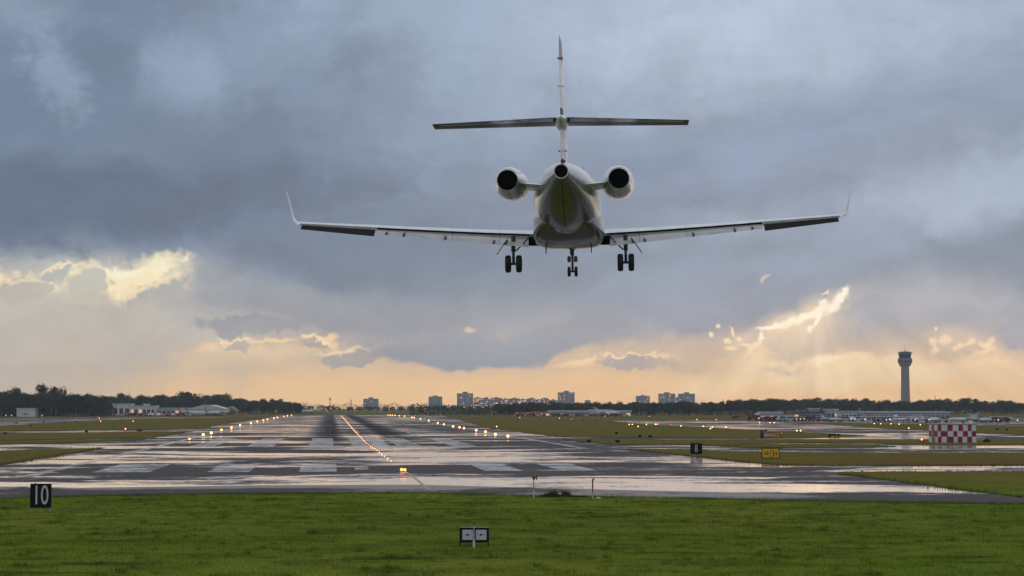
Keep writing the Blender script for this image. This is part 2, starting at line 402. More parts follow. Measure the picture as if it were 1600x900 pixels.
M = dict(
    grass=grass_mat('grass_turf'), blade=grass_mat('grass_blades', True),
    tarmac=tarmac_mat('wet_tarmac'), paint=tarmac_mat('worn_runway_paint', True), shoulder=tarmac_mat('drained_shoulder', False, .75),
    white=aircraft_paint('white_aircraft_paint', (.62, .63, .65), .2), belly=aircraft_paint('belly_shade_paint', (.07, .055, .055), .15, None, .28), hull=aircraft_paint('hull_paint_shaded_below', (.50, .51, .53), .16, (.078, .06, .062), .28), tail=pbr('tail_shade_paint', (.062, .056, .052), .4, var=.3, scale=1.5, spec=.2), aileron=pbr('aileron_shade_paint', (.022, .020, .020), .6, var=.4, scale=4, spec=.08), cowl=pbr('silver_cowl', (.52, .52, .54), .15, .85, .10, 5),  # belly, lower hull, tail and aileron tones carry the shade of their undersides
    red=pbr('dark_red_paint', (.22, .035, .05), .35), steel=pbr('bare_metal', (.55, .55, .56), .28, 1.0, .1, 6),
    soot_shade=pbr('soot_and_gap_shade', (.004, .004, .004), .9, spec=.1), rubber=pbr('tyre_rubber', (.018, .018, .019), .7),  # soot black, also painting in the shade of flap slot and root gap
    gear=pbr('gear_metal', (.10, .10, .11), .45, .6, .3, 8), brass=pbr('lamp_housing', (.30, .22, .10), .4, .7),
    black=pbr('black_sign_paint', (.008, .008, .009), .6, spec=.15), signwhite=pbr('sign_white', (.62, .64, .70), .5, var=.06),
    yellow=pbr('sign_yellow', (.85, .46, .02), .5, var=.08), signred=pbr('sign_red', (.85, .20, .10), .5),
    post=pbr('grey_post', (.38, .38, .40), .5), rust=pbr('rusty_housing', (.20, .07, .03), .7, var=.5, scale=20),
    polewhite=pbr('white_pole_paint', (.7, .68, .66), .6), polered=pbr('red_pole_paint', (.30, .045, .05), .6),
    checkred=pbr('check_red', (.36, .012, .03), .6, var=.2, scale=1.2), checkwhite=pbr('check_white', (.74, .77, .78), .6, var=.08, scale=1.2),
    roofgrey=pbr('roof_felt', (.32, .33, .28), .8), concrete=pbr('tower_concrete', (.31, .29, .29), .8, var=.1, scale=.3),
    cabdark=pbr('cab_dark', (.10, .11, .13), .4), glass=pbr('dark_glass', (.03, .035, .045), .08, spec=.8),
    wallwhite=pbr('white_cladding', (.72, .73, .75), .6, var=.08, scale=.4), wallgrey=pbr('grey_cladding', (.52, .53, .55), .6, var=.1, scale=.4),
    wallbrown=pbr('brick_wall', (.28, .19, .15), .8, var=.2, scale=.6), roofpale=pbr('pale_metal_roof', (.62, .64, .66), .45, var=.08, scale=.3),
    flat=pbr('block_concrete', (.36, .34, .34), .85, var=.08, scale=.05), flatdark=pbr('block_dark', (.24, .24, .25), .8),
    bark=pbr('tree_bark', (.06, .05, .04), .9), leafA=leaf_mat('leaves_dark', (.030, .050, .020), (.055, .080, .030)),
    leafB=leaf_mat('leaves_mid', (.050, .070, .025), (.085, .105, .040)),
    carlight=pbr('pale_car_paint', (.6, .61, .63), .3), cardark=pbr('dark_car_paint', (.05, .055, .07), .3),
    carred=pbr('red_car_paint', (.16, .03, .03), .3), orange=pbr('orange_paint', (.6, .16, .03), .4),
    lampwarm=glow('warm_lamp', (1.0, .38, .11), 8), lampamber=glow('amber_lamp', (1.0, .33, .07), 5), lampred=glow('red_lamp', (1, .10, .06), 1.3),
    lampcentre=glow('centre_lamp', (1.0, .38, .14), 5),
    lampwhite=glow('white_lamp', (1, .80, .58), 1.3), window=glow('lit_window', (1.0, .56, .30), .9),
    yellowline=pbr('yellow_line_paint', (.50, .27, .08), .6, var=.35, scale=2), clump=leaf_mat('long_grass', (.05, .075, .018), (.08, .10, .03)),
)

# ------------------------------------------------------------------ object helpers


def link(name, me_or_none, parent=None, kind=None):
    o = bpy.data.objects.new(name, me_or_none); COL.objects.link(o)
    if parent is not None: o.parent = parent
    if kind: o['kind'] = kind
    return o


def obj(name, bm, mats, parent=None, smooth=False, angle=None):
    me = bpy.data.meshes.new(name)
    bmesh.ops.recalc_face_normals(bm, faces=bm.faces[:])
    bm.to_mesh(me); bm.free()
    for m in (mats if isinstance(mats, (list, tuple)) else [mats]): me.materials.append(m)
    if smooth:
        me.polygons.foreach_set('use_smooth', [True] * len(me.polygons))
        if angle: me.set_sharp_from_angle(angle=radians(angle))
    return link(name, me, parent)


def tag(o, label, cat, group=None):
    o['label'] = label; o['category'] = cat
    if group: o['group'] = group
    return o


def thing(name, label, cat, loc=(0, 0, 0), rz=0, group=None):
    o = link(name, None); o.location = loc; o.rotation_euler = (0, 0, rz); o.empty_display_size = .2
    return tag(o, label, cat, group)


def dup(root, loc, rz=0.0, label=None, group=None, scale=None):
    r = root.copy(); COL.objects.link(r); r.location = loc; r.rotation_euler = (0, 0, rz)
    if scale is not None: r.scale = scale
    if label: r['label'] = label
    if group: r['group'] = group
    for ch in list(root.children):
        c = ch.copy(); COL.objects.link(c); c.parent = r
        for g in list(ch.children):
            d = g.copy(); COL.objects.link(d); d.parent = c
    return r


def nth(n):
    return f"{n}{'th' if 10 <= n % 100 <= 20 else {1: 'st', 2: 'nd', 3: 'rd'}.get(n % 10, 'th')}"


def box(bm, c, s, rz=0.0, bev=0.0, mi=0):
    r = bmesh.ops.create_cube(bm, size=1, matrix=Matrix.Translation(c) @ Matrix.Rotation(rz, 4, 'Z') @ Matrix.Diagonal((*s, 1)))
    fs = {f for v in r['verts'] for f in v.link_faces}
    if bev:
        rb = bmesh.ops.bevel(bm, geom=list({e for v in r['verts'] for e in v.link_edges}), offset=bev, segments=2, affect='EDGES')
        fs = set(rb['faces']) | {f for f in fs if f.is_valid}
    for f in fs:
        if f.is_valid: f.material_index = mi
    return bm


def loft(rings, caps=(True, True), bm=None):
    bm = bm or bmesh.new(); V = [[bm.verts.new(p) for p in r] for r in rings]; n = len(rings[0])
    for a, b in zip(V, V[1:]):
        for i in range(n):
            j = (i + 1) % n
            try: bm.faces.new((a[i], a[j], b[j], b[i]))
            except ValueError: pass
    if caps[0]: bm.faces.new(V[0][::-1])
    if caps[1]: bm.faces.new(V[-1])
    return bm


def tube(bm, pts, rad, n=10, caps=True):
    pts = [Vector(p) for p in pts]; rad = rad if isinstance(rad, (list, tuple)) else [rad] * len(pts)
    rings = []
    for i, p in enumerate(pts):
        d = (pts[min(i + 1, len(pts) - 1)] - pts[max(i - 1, 0)]).normalized()
        a = d.orthogonal().normalized() if abs(d.z) > .9 else d.cross(Vector((0, 0, 1))).normalized()
        b_ = d.cross(a)
        rings.append([p + (a * cos(2 * pi * k / n) + b_ * sin(2 * pi * k / n)) * rad[i] for k in range(n)])
    return loft(rings, (caps, caps), bm)


def ball(bm, c, r, seg=10, sc=(1, 1, 1)):
    bmesh.ops.create_uvsphere(bm, u_segments=seg, v_segments=max(6, seg // 2 + 1), radius=r,
                              matrix=Matrix.Translation(c) @ Matrix.Diagonal((*sc, 1)))
    return bm


def poly(name, pts, z, m, kind=None, depth=0.0, local=False):
    """flat sheet through ground points (with a skirt of the given depth); local: object axes follow the runway"""
    bm = bmesh.new()
    Rm = Matrix.Rotation(PSI, 4, 'Z') if local else Matrix.Identity(4)   # world -> runway axes
    vs = [bm.verts.new((Rm @ Vector((p[0], p[1], 0)))) for p in pts]
    f = bm.faces.new(vs)
    if f.normal.z < 0: bmesh.ops.reverse_faces(bm, faces=[f])
    f.normal_update()
    if f.normal.z < 0: f.normal_flip()
    if depth:
        r = bmesh.ops.extrude_edge_only(bm, edges=bm.edges[:])
        for v in r['geom']:
            if isinstance(v, bmesh.types.BMVert): v.co.z -= depth
    bmesh.ops.triangulate(bm, faces=[g for g in bm.faces if len(g.verts) > 4])
    me = bpy.data.meshes.new(name); bm.to_mesh(me); bm.free(); me.materials.append(m)
    o = link(name, me, kind=kind); o.location.z = z
    if local: o.rotation_euler.z = -PSI
    return o


def RW(u, v, z=0.0):                        # runway axes -> world
    return Vector((u * cos(PSI) + v * sin(PSI), -u * sin(PSI) + v * cos(PSI), z))


def wander(pts, step, amp, closed=True):
    out = []
    n = len(pts)
    for i in range(n if closed else n - 1):
        a, b_ = pts[i], pts[(i + 1) % n]
        k = max(1, min(40, int((b_ - a).length / step)))
        for j in range(k):
            p = a.lerp(b_, j / k)
            if j: p = p + Vector((random.uniform(-amp, amp), random.uniform(-amp, amp), 0))
            out.append(p)
    return out


# ------------------------------------------------------------------ ground
bm = bmesh.new()
for v in [(-2650, -650), (2650, -650), (2650, 3350), (-2650, 3350)]: bm.verts.new((*v, 0))
bm.faces.new(bm.verts[:])
g = obj('ground', bm, M['grass']); g['kind'] = 'structure'
FRONT = [(-400, 789), (0, 779), (150, 775), (400, 771.5), (650, 770.5), (830, 775), (1000, 777.5), (1250, 783), (1600, 788), (2000, 795)]
TAR = FRONT + [(2000, 657.5), (1190, 655.6), (1185, 657.6), (955, 656.8), (900, 662), (760, 664), (700, 652), (690, 648.6),
               (440, 648.6), (425, 650), (300, 652.3), (200, 651.8), (0, 654), (-400, 658)]
poly('runway', [G(*p) for p in TAR], .004, M['tarmac'], 'structure', local=True)
SH = [G(*p) for p in FRONT] + [G(x, y - (13 if x < 900 else 11)) for x, y in FRONT[::-1]]
poly('runway_shoulder', wander(SH, 4, .10), .008, M['shoulder'], 'structure', local=True)
ISL = [
    [(-300, 760), (0, 727.5), (60, 717), (120, 708), (160, 701), (80, 702), (0, 705.5), (-300, 710)],
    [(-300, 698.5), (0, 694.5), (120, 692), (210, 688.5), (245, 685.3), (150, 687.3), (0, 690), (-300, 694)],
    [(-300, 691.5), (0, 688.6), (150, 685.8), (240, 683.5), (300, 674.5), (200, 675.8), (0, 677.2), (-300, 679.5)],
    [(-300, 675), (0, 673.5), (130, 672.7), (310, 670.5), (345, 664), (400, 656), (432, 650.2), (300, 653.6), (200, 655), (130, 658), (60, 662), (0, 666), (-300, 672)],
    [(698, 650.2), (730, 660), (760, 668), (800, 674), (850, 679.5), (870, 682.8), (1000, 684.3), (1180, 685), (1250, 684.8), (1300, 683.3), (1352, 681),
     (1300, 678.5), (1260, 676), (1194, 673.5), (1104, 668), (1020, 664), (960, 658.5), (930, 655), (840, 651), (760, 649.3)],
    [(880, 687.2), (1100, 687.4), (1250, 687), (1360, 687), (1450, 687.4), (1600, 688.5), (1850, 690), (1850, 694), (1560, 695.6), (1450, 695.8), (1370, 693),
     (1270, 692), (1180, 693.5), (1130, 697.3), (1050, 694.5), (960, 695), (905, 690.5)],
    [(1125, 697.9), (1180, 695.6), (1270, 695), (1360, 696.2), (1400, 698), (1350, 699.8), (1250, 700), (1170, 699.6)],
    [(975, 703.6), (1000, 705), (1090, 714), (1150, 721), (1220, 726.5), (1300, 728), (1600, 727), (1900, 726), (1900, 707.5), (1600, 709), (1400, 708.3), (1240, 707.5), (1130, 705.5), (1010, 703)],
    [(1308, 741.5), (1340, 744.5), (1420, 755), (1500, 765), (1600, 778), (1900, 815), (1900, 737), (1600, 738.5), (1400, 738), (1330, 739)],
    [(1225, 660.8), (1300, 664), (1380, 669.5), (1450, 673), (1520, 676.5), (1600, 680), (1850, 688), (1850, 669), (1600, 666.5), (1450, 663), (1360, 661.9), (1290, 660.8)],
]
ISLW = []
for p in ISL:
    w = wander([G(*q) for q in p], 6, .22); ISLW.append(w)
    poly('grass_verge', w, .075, M['grass'], 'structure', depth=.07)


def tri_in(p, pl):
    x, y = p[0], p[1]; c = False
    for i in range(len(pl)):
        a, b_ = pl[i], pl[i - 1]
        if (a[1] > y) != (b_[1] > y) and x < (b_[0] - a[0]) * (y - a[1]) / (b_[1] - a[1]) + a[0]: c = not c
    return c


# ---- grass blades: the near field and the shaggy rims of the verges
VV, FF = [], []


def blade(p, h, wd, lean):
    a = random.uniform(0, 2 * pi); dx, dy = cos(a) * wd, sin(a) * wd
    b_ = random.uniform(0, 2 * pi); l = random.uniform(0, lean) * h
    i = len(VV)
    VV.extend([(p[0] - dx, p[1] - dy, p[2]), (p[0] + dx, p[1] + dy, p[2]), (p[0] + cos(b_) * l, p[1] + sin(b_) * l, p[2] + h)])
    FF.append((i, i + 1, i + 2))


frw = [G(*q) for q in FRONT]


def front_y(x):
    for a, b_ in zip(frw, frw[1:]):
        if a.x <= x <= b_.x: return a.y + (b_.y - a.y) * (x - a.x) / (b_.x - a.x)
    return frw[0].y if x < frw[0].x else frw[-1].y


for _ in range(130000):
    y = 42 + (random.random() ** .8) * 58
    x = random.uniform(-1, 1) * (y * .30 + 3)
    if y > front_y(x) - .05 + random.gauss(0, .12): continue
    tall = random.random()
    blade((x, y, 0), random.uniform(.035, .085) * (2.0 if tall > .985 else 1), random.uniform(.006, .014), .9)
for _ in range(900):                                             # tufts
    y = 42 + (random.random() ** .8) * 58; x = random.uniform(-1, 1) * (y * .30 + 3)
    if y > front_y(x) - .4: continue
    hh = random.uniform(.08, .20)
    for _ in range(26): blade((x + random.gauss(0, .10), y + random.gauss(0, .10), 0), hh * random.uniform(.5, 1.1), random.uniform(.008, .016), .9)
for x10 in range(-330, 330):                                     # rim
    for _ in range(16):
        x = x10 / 10 + random.uniform(0, .1); y = front_y(x) - abs(random.gauss(0, .25)) + .06
        blade((x, y, 0), random.uniform(.06, .17), .012, .7)
for w in ISLW:
    for a, b_ in zip(w, w[1:] + w[:1]):
        m_ = (a + b_) / 2
        if m_.y > 330 or abs(m_.x) > m_.y * .33: continue
        for _ in range(int((b_ - a).length * (9 if m_.y < 210 else 5))):
            p = a.lerp(b_, random.random())
            blade((p.x + random.gauss(0, .2), p.y + random.gauss(0, .3), .06), random.uniform(.08, .22), .03, .7)
me = bpy.data.meshes.new('grass'); me.from_pydata(VV, [], FF); me.materials.append(M['blade'])
link('grass', me, kind='stuff')
VV, FF = [], []
c0 = G(880, 776.5)
for _ in range(3400):
    t = random.uniform(-1, 1); x = t * 1.15 + .05 * random.gauss(0, 1)
    hgt = (.42 * (1 - abs(t + .25) ** 1.4) if t < .3 else .24 * (1.1 - t)) * (.62 + .38 * sin(t * 9 + sin(t * 23)))
    blade((x, random.gauss(0, .22), 0), max(.06, hgt * random.uniform(.55, 1.15)), .014, .55)
me = bpy.data.meshes.new('grass_tussock'); me.from_pydata(VV, [], FF); me.materials.append(M['clump'])
o = link('grass_tussock', me); o.location = c0
tag(o, 'dark tussock of uncut long grass between the two short poles at the tarmac edge', 'grass tussock')

# ------------------------------------------------------------------ runway paint


def mark(name, quads, z=.009, m='paint'):
    bm = bmesh.new()
    for q in quads: bm.faces.new([bm.verts.new((u, v, 0)) for u, v in q])
    for f in bm.faces:
        f.normal_update()
        if f.normal.z < 0: f.normal_flip()
    me = bpy.data.meshes.new(name); bm.to_mesh(me); bm.free(); me.materials.append(M[m])
    o = link(name, me, kind='structure'); o.rotation_euler.z = -PSI; o.location.z = z
    return o


R_ = lambda u0, u1, v0, v1: [(u0, v0), (u1, v0), (u1, v1), (u0, v1)]
h = CAMZ
vy = lambda y: F * h / (y - HZ)
blocks = []
for a, b_ in ((-2.08, -1.42), (-.55, .08), (1.70, 2.28), (3.05, 3.65), (-3.5, -2.9)): blocks.append(R_(a * h, b_ * h, vy(697.5), vy(684.5)))
blocks.append(R_(.55 * h, .96 * h, vy(701), vy(682))); blocks.append(R_(1.06 * h, 1.5 * h, vy(701), vy(682)))
for a, b_ in ((-1.87, -1.23), (-.48, .1), (2.39, 2.98), (3.58, 4.15), (-3.6, -2.75)): blocks.append(R_(a * h, b_ * h, vy(736), vy(724)))
blocks.append(R_(.39 * h, .61 * h, vy(733), vy(729)))
for a, b_ in ((.72, 1.45), (.55, .95)): pass
mark('threshold_marking', blocks)
mark('runway_edge_line', [R_(-4.42 * h, -4.42 * h + .9, 128, 980), R_(5.95 * h, 5.95 * h + .9, 205, 980)])
lines = [R_(CL - .45, CL + .45, v, v + 30) for v in range(330, 950, 50)]
lines += [R_(-1.62 * h - .3, -1.62 * h + .3, v, v + 7) for v in range(300, 900, 22)] + [R_(2.9 * h, 2.9 * h + .6, v, v + 9) for v in range(300, 900, 26)]
mark('centre_line_marking', lines)
pl = [G(632, 737), G(650, 750), G(667, 765), G(679, 767.5)]
Rm = Matrix.Rotation(PSI, 4, 'Z'); pl = [Rm @ p for p in pl]
mark('yellow_lead_line', [[(a.x, a.y), (a.x + .16, a.y), (b_.x + .16, b_.y), (b_.x, b_.y)] for a, b_ in zip(pl, pl[1:])], m='yellowline')

# ------------------------------------------------------------------ lights on the field


def edge_light():
    t = thing('runway_edge_light', '', 'runway light')
    bm = bmesh.new(); tube(bm, [(0, 0, 0), (0, 0, .04), (0, 0, .22)], [.11, .06, .05], 8); obj('stem', bm, M['post'], t)
    bm = bmesh.new(); ball(bm, (0, 0, .34), .17, 10, (1, 1, .95)); obj('lamp', bm, M['lampwarm'], t, True)
    return t


E0 = edge_light(); used = [False]


def place(proto, state, loc, label, group, rz=0, scale=None):
    if not state[0]:
        state[0] = True; proto.location = loc; proto['label'] = label; proto['group'] = group; proto.rotation_euler.z = rz
        if scale is not None: proto.scale = scale
        return proto
    return dup(proto, loc, rz, label, group, scale)


LEFT = [(296, 688), (317.5, 683), (330, 680), (346, 675), (361.5, 671), (375, 667), (392, 663), (402, 660.5), (411.5, 658.5), (418, 657), (428, 655), (433.5, 653.6), (443.5, 652), (449, 651), (455.5, 650)]
RIGHT = [(793.5, 685.5), (774, 682.5), (758.5, 678), (744, 675.5), (725, 672), (718, 670.5), (708, 669), (693.6, 665.5), (684, 663.2), (670, 659.2), (657, 656.3),
         (647, 654), (643.5, 653.4), (632, 651.6), (624, 650.8), (617, 650.2), (613, 650), (609.5, 649.8), (606, 649.6)]
for i, p in enumerate(LEFT):
    place(E0, used, G(*p), f'{nth(i + 1)} glowing edge light from the near end of the left runway edge', 'lit runway edge lights on the left edge', scale=(1.1,) * 3 if i else (.6,) * 3)
for i, p in enumerate(RIGHT):
    place(E0, used, G(*p), f'{nth(i + 1)} glowing edge light from the near end of the right runway edge', 'lit runway edge lights on the right edge', scale=(1.1,) * 3)

t = thing('centre_line_light', '', 'runway light')
bm = bmesh.new(); tube(bm, [(0, 0, .004), (0, 0, .02), (0, 0, .035)], [.20, .19, .12], 10); obj('housing', bm, M['steel'], t, True, 40)
bm = bmesh.new(); ball(bm, (0, 0, .05), .052, 8, (1, 1, .8)); obj('lamp', bm, M['lampcentre'], t, True)
C0, usedc = t, [False]
cpx = [(533, 649.5), (541, 658), (550, 669.5), (560, 680), (570, 690.5), (577, 696), (590, 705), (600, 713), (611, 721)]
cw = [G(*p) for p in cpx][::-1]
pts = []; step = 7.5; carry = 0.0
for a, b_ in zip(cw, cw[1:]):
    L = (b_ - a).length; s = carry
    while s < L: pts.append(a.lerp(b_, s / L)); s += step
    carry = s - L
for i, p in enumerate(pts):
    place(C0, usedc, p, f'{nth(i + 1)} small warm light from the near end of the centre line', 'centre line lights down the runway')
    if i > 110: break
t = thing('approach_light', '', 'runway light')
bm = bmesh.new(); tube(bm, [(0, 0, .004), (0, 0, .05), (0, 0, .15)], [.18, .08, .07], 10); obj('stem', bm, M['steel'], t, True, 40)
bm = bmesh.new(); ball(bm, (0, 0, .21), .10, 10); obj('lamp', bm, M['lampamber'], t, True)
A0, useda = t, [False]
place(A0, useda, G(627.5, 738.5), 'amber light at the near end of the centre line, left of a close pair', 'pair of amber lights')
place(A0, useda, G(632.5, 739), 'amber light at the near end of the centre line, right of a close pair', 'pair of amber lights')


# ------------------------------------------------------------------ the landing jet
def build_jet():
    J = thing('business_jet', 'white twin engine business jet landing over the runway with its wheels down', 'jet')
    J.location = (2.19, 73.7, 12.23)
    J.rotation_euler = Euler((radians(3.6), radians(-.55), radians(-2.9)), 'ZXY') if False else Euler((radians(3.6), radians(-.55), radians(-2.9)))

    def ring(y, zc, rx, rz, n=40, e=1.0, zb=None):
        out = []
        for k in range(n):
            a = 2 * pi * k / n; c, s = cos(a), sin(a)
            x = math.copysign(abs(c) ** e, c) * rx; z = math.copysign(abs(s) ** e, s) * (rz if s > 0 or zb is None else zb)
            out.append(Vector((x, y, zc + z)))
        return out
    W, SM = M['white'], True
    sec = [(8.6, -.42, .05, .05), (8.45, -.40, .22, .20), (8.1, -.36, .44, .40), (7.4, -.26, .74, .68), (6.5, -.14, .98, .94), (5.4, -.04, 1.15, 1.14), (4.2, 0, 1.24, 1.24), (1, 0, 1.25, 1.25),
           (-2.5, 0, 1.25, 1.25), (-4.2, .03, 1.22, 1.21), (-5.6, .11, 1.12, 1.12), (-7.0, .22, .96, .98), (-8.4, .34, .76, .80), (-9.6, .45, .57, .60), (-10.6, .54, .40, .42), (-11.4, .60, .27, .28), (-11.7, .62, .235, .235)]
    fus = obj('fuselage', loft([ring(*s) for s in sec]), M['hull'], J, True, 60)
    bm = bmesh.new()
    tube(bm, [(0, -11.62, .62), (0, -11.78, .622)], .238, 28, False); tube(bm, [(0, -11.78, .622), (0, -11.62, .62)], .205, 28, False)
    tube(bm, [(0, -11.779, .622), (0, -11.781, .622)], [.205, .238], 28, False)
    obj('exhaust_rim', bm, M['steel'], fus, True, 40)
    bm = bmesh.new(); tube(bm, [(0, -11.70, .62), (0, -11.765, .621)], .200, 28); obj('exhaust_opening', bm, M['soot_shade'], fus)
    # belly fairing
    fr = []
    for y, zb, w_, top in [(5.2, -1.2, .55, -.9), (4.4, -1.42, 1.0, -.55), (3.0, -1.60, 1.28, -.3), (1.0, -1.66, 1.36, -.2), (-1.0, -1.64, 1.36, -.2), (-2.2, -1.52, 1.30, -.25), (-3.4, -1.30, 1.18, -.35), (-4.6, -1.05, .95, -.5), (-5.6, -.86, .55, -.62)]:
        zc = (zb + top) / 2
        fr.append(ring(y, zc, w_, (top - zb) / 2, 44, .48))
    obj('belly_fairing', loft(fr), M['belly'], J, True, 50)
    bm = bmesh.new()
    tube(bm, [(0, -11.5, .35), (0, -9.6, -.165), (0, -8.4, -.475), (0, -7.0, -.775), (0, -5.6, -1.02)], .010, 5)
    obj('keel_seam', bm, M['soot_shade'], fus)

    def airfoil(le, te, z, tc, x0=0.0, x1=1.0, inc=0.0, n=12, camber=.015):
        """profile in a y-z plane, le/te are y stations (le ahead)"""
        ch = le - te; up, lo = [], []
        for k in range(n + 1):
            s = x0 + (x1 - x0) * (.5 - .5 * cos(pi * k / n))
            th = tc * 5 * (.2969 * sqrt(max(s, 0)) - .126 * s - .3516 * s * s + .2843 * s ** 3 - .1030 * s ** 4)
            cm = camber * 4 * s * (1 - s)
            up.append((le - s * ch, z + (cm + th) * ch + inc * (0.3 - s) * ch)); lo.append((le - s * ch, z + (cm - th) * ch + inc * (0.3 - s) * ch))
        return up[::-1] + lo[1:] if x0 == 0 else up[::-1] + lo

    def wing_geo(x):      # le, te, z, thickness
        t_ = (x - 1.1) / 9.05
        le = 4.1 - (x - 1.1) * .53; te = -.35 - max(0, x - 3.4) * .235 - min(x - 1.1, 2.3) * .03
        return le, te, -1.20 + (x - 1.1) * .066, .125 - .035 * t_
    INC = .035
    for sgn, nm in ((-1, 'wing'), (1, 'wing')):
        def sect(x, x0=0.0, x1=1.0):
            le, te, z, tc = wing_geo(x)
            return [Vector((sgn * x, y, zz)) for y, zz in airfoil(le, te, z, tc + .012 * (x > 7), x0, x1, INC + .035 * max(0, (x - 2) / 8))]
        xs = [.6, 1.1, 1.6, 2.4, 3.4, 5, 6.5, 7.4, 8.6, 10.15, 10.2, 10.3]
        rings = [sect(x, 0, .755) for x in xs[:10]]
        bm = loft(rings)
        wg = obj('wing', bm, W, J, True, 45)
        # tip with the curl up into the winglet
        bm = loft([sect(10.15), sect(10.23), sect(10.3)])
        obj('wing_tip', bm, W, wg, True, 45)
        le, te, z, tc = wing_geo(10.3); z += .01
        wl = []
        for d_, h_, l_, t_e, tk in [(0, 0, le, te, .085), (.04, .02, le - .08, te - .03, .085), (.075, .08, le - .2, te - .08, .08), (.10, .22, le - .38, te - .15, .075), (.16, .65, le - .85, te - .33, .07), (.225, 1.10, le - 1.30, te - .52, .055), (.235, 1.16, le - 1.43, te - .56, .05)]:
            pr = airfoil(l_, t_e, 0, tk, camber=0)
            nx, nz = (0, 1) if h_ == 0 else ((-.7, .7) if d_ < .1 else (-.98, .18))
            wl.append([Vector((sgn * (10.3 + d_ + nx * q + min(1, h_ / .2) * .085 * (y - t_e)), y, z + h_ + nz * q)) for y, q in pr])
        wlo = obj('winglet', loft(wl), W, wg, True, 45)
        # flap, two panels of it drooped well down
        def panel(name, xa, xb, defl, c0, drop, aft, m, tk=.12):
            rr = []
            for x in (xa, (xa + xb) / 2, xb):
                le, te, z, tc = wing_geo(x); ch = le - te
                yh = le - .755 * ch - aft; zh = z - .455 * (INC + .035 * max(0, (x - 2) / 8)) * ch - drop
                c_ = c0 * ch; pr = airfoil(0, -c_, 0, tk, camber=0)
                rr.append([Vector((sgn * x, yh + y * cos(defl) + q * sin(defl), zh + y * sin(defl) + q * cos(defl))) for y, q in [(a, b2) for a, b2 in pr]])
            bm = loft(rr); return obj(name, bm, m, wg, True, 45)
        panel('flap', 1.58, 7.34, radians(25), .185, .02, .02, W, .10)
        panel('aileron', 7.40, 10.1, radians(27), .27, .02, .012, M['aileron'], .10)  # dark colour paints in the shade of the outboard underside
        rr = []
        for x in (1.58, 3.4, 5.4, 7.34):                            # dark strip painting in the shade of the flap slot
            le, te, z, tc = wing_geo(x); up_ = airfoil(le, te, z, tc + .012 * (x > 7), 0, .755, INC + .035 * max(0, (x - 2) / 8))[0]
            rr.append([Vector((sgn * x, up_[0] + dy, up_[1] + dz)) for dy, dz in ((.02, -.012), (-.012, -.012), (-.012, -.075), (.02, -.075))])
        obj('slot_shade', loft(rr), M['soot_shade'], wg)
        bm = bmesh.new()                                            # dark block standing in for the shade in the root gap
        le, te, z, tc = wing_geo(1.35); box(bm, (sgn * 1.36, le - .84 * (le - te), z - .17), (.42, .5, .34)); obj('root_gap_shade', bm, M['soot_shade'], wg)
        for x in (2.9, 4.75, 6.3, 6.95):
            le, te, z, tc = wing_geo(x); ch = le - te; s_ = .8 if x < 6.9 else .5
            yh = le - .82 * ch
            bm = loft([[Vector((sgn * x + w_ * cx_, yh + dy, z - INC * .4 * ch + zz)) for cx_, zz in ((-1, zt_), (1, zt_), (.5, zb_), (-.5, zb_))] for dy, w_, zt_, zb_ in ((.55, .02, -.03, -.05), (.2, .045, -.06, -.20 * s_), (-.20 * ch / 3, .05, -.05 * ch, -.05 * ch - .13 * s_), (-.165 * ch, .03, -.062 * ch, -.062 * ch - .15 * s_))])
            obj('flap_track_fairing', bm, M['gear'], wg, True, 40)
        # main gear
        mg = thing('main_gear', '', ''); del mg['label'], mg['category']; mg.parent = J; mg.name = 'main_gear'
        X = 2.17 * sgn
        bm = bmesh.new(); tube(bm, [(X, .25, -1.15), (X, .22, -1.75)], .085, 12); tube(bm, [(X, .22, -1.7), (X, .2, -2.22)], .055, 12)
        tube(bm, [(X - .24, .2, -2.22), (X + .24, .2, -2.22)], .05, 10)
        tube(bm, [(X - sgn * .1, .2, -1.72), (X - sgn * .62, .1, -1.2)], .028, 8); tube(bm, [(X, .1, -1.72), (X, -.02, -1.95), (X, .12, -2.16)], .03, 8)
        obj('strut', bm, M['gear'], mg, True, 50)
        for q in (-.21, .21):
            bm = bmesh.new(); pr = [(-.105, .17), (-.112, .255), (-.098, .31), (-.06, .333), (0, .34), (.06, .333), (.098, .31), (.112, .255), (.105, .17)]
            loft([[Vector((X + q + a, .2 + r * cos(2 * pi * k / 28), -2.22 + r * sin(2 * pi * k / 28))) for k in range(28)] for a, r in pr], (False, False), bm)
            wh = obj('wheel', bm, M['rubber'], mg, True, 50)
            bm = bmesh.new(); pr = [(-.09, .172), (-.06, .06), (.06, .06), (.09, .172)]
            loft([[Vector((X + q + a, .2 + r * cos(2 * pi * k / 20), -2.22 + r * sin(2 * pi * k / 20))) for k in range(20)] for a, r in pr], (True, True), bm)
            obj('rim', bm, M['gear'], wh, True, 40)
        bm = bmesh.new(); a0, a1 = Vector((X + sgn * .22, .2, -1.28)), Vector((X + sgn * .62, .2, -1.86))
        nrm = Vector((a1.z - a0.z, 0, -(a1.x - a0.x))).normalized() * .018
        k1 = a1 + Vector((sgn * .05, 0, .08))
        loft([[a0 + nrm + Vector((0, .55, 0)), a0 - nrm + Vector((0, .55, 0)), a0 - nrm - Vector((0, .4, 0)), a0 + nrm - Vector((0, .4, 0))],
              [a1 + nrm + Vector((0, .5, 0)), a1 - nrm + Vector((0, .5, 0)), a1 - nrm - Vector((0, .35, 0)), a1 + nrm - Vector((0, .35, 0))]], (True, True), bm)
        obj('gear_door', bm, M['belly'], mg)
        bm = bmesh.new(); tube(bm, [(X + sgn * .05, .2, -1.5), (X + sgn * .42, .2, -1.46)], .022, 8); obj('door_link', bm, M['gear'], mg, True)
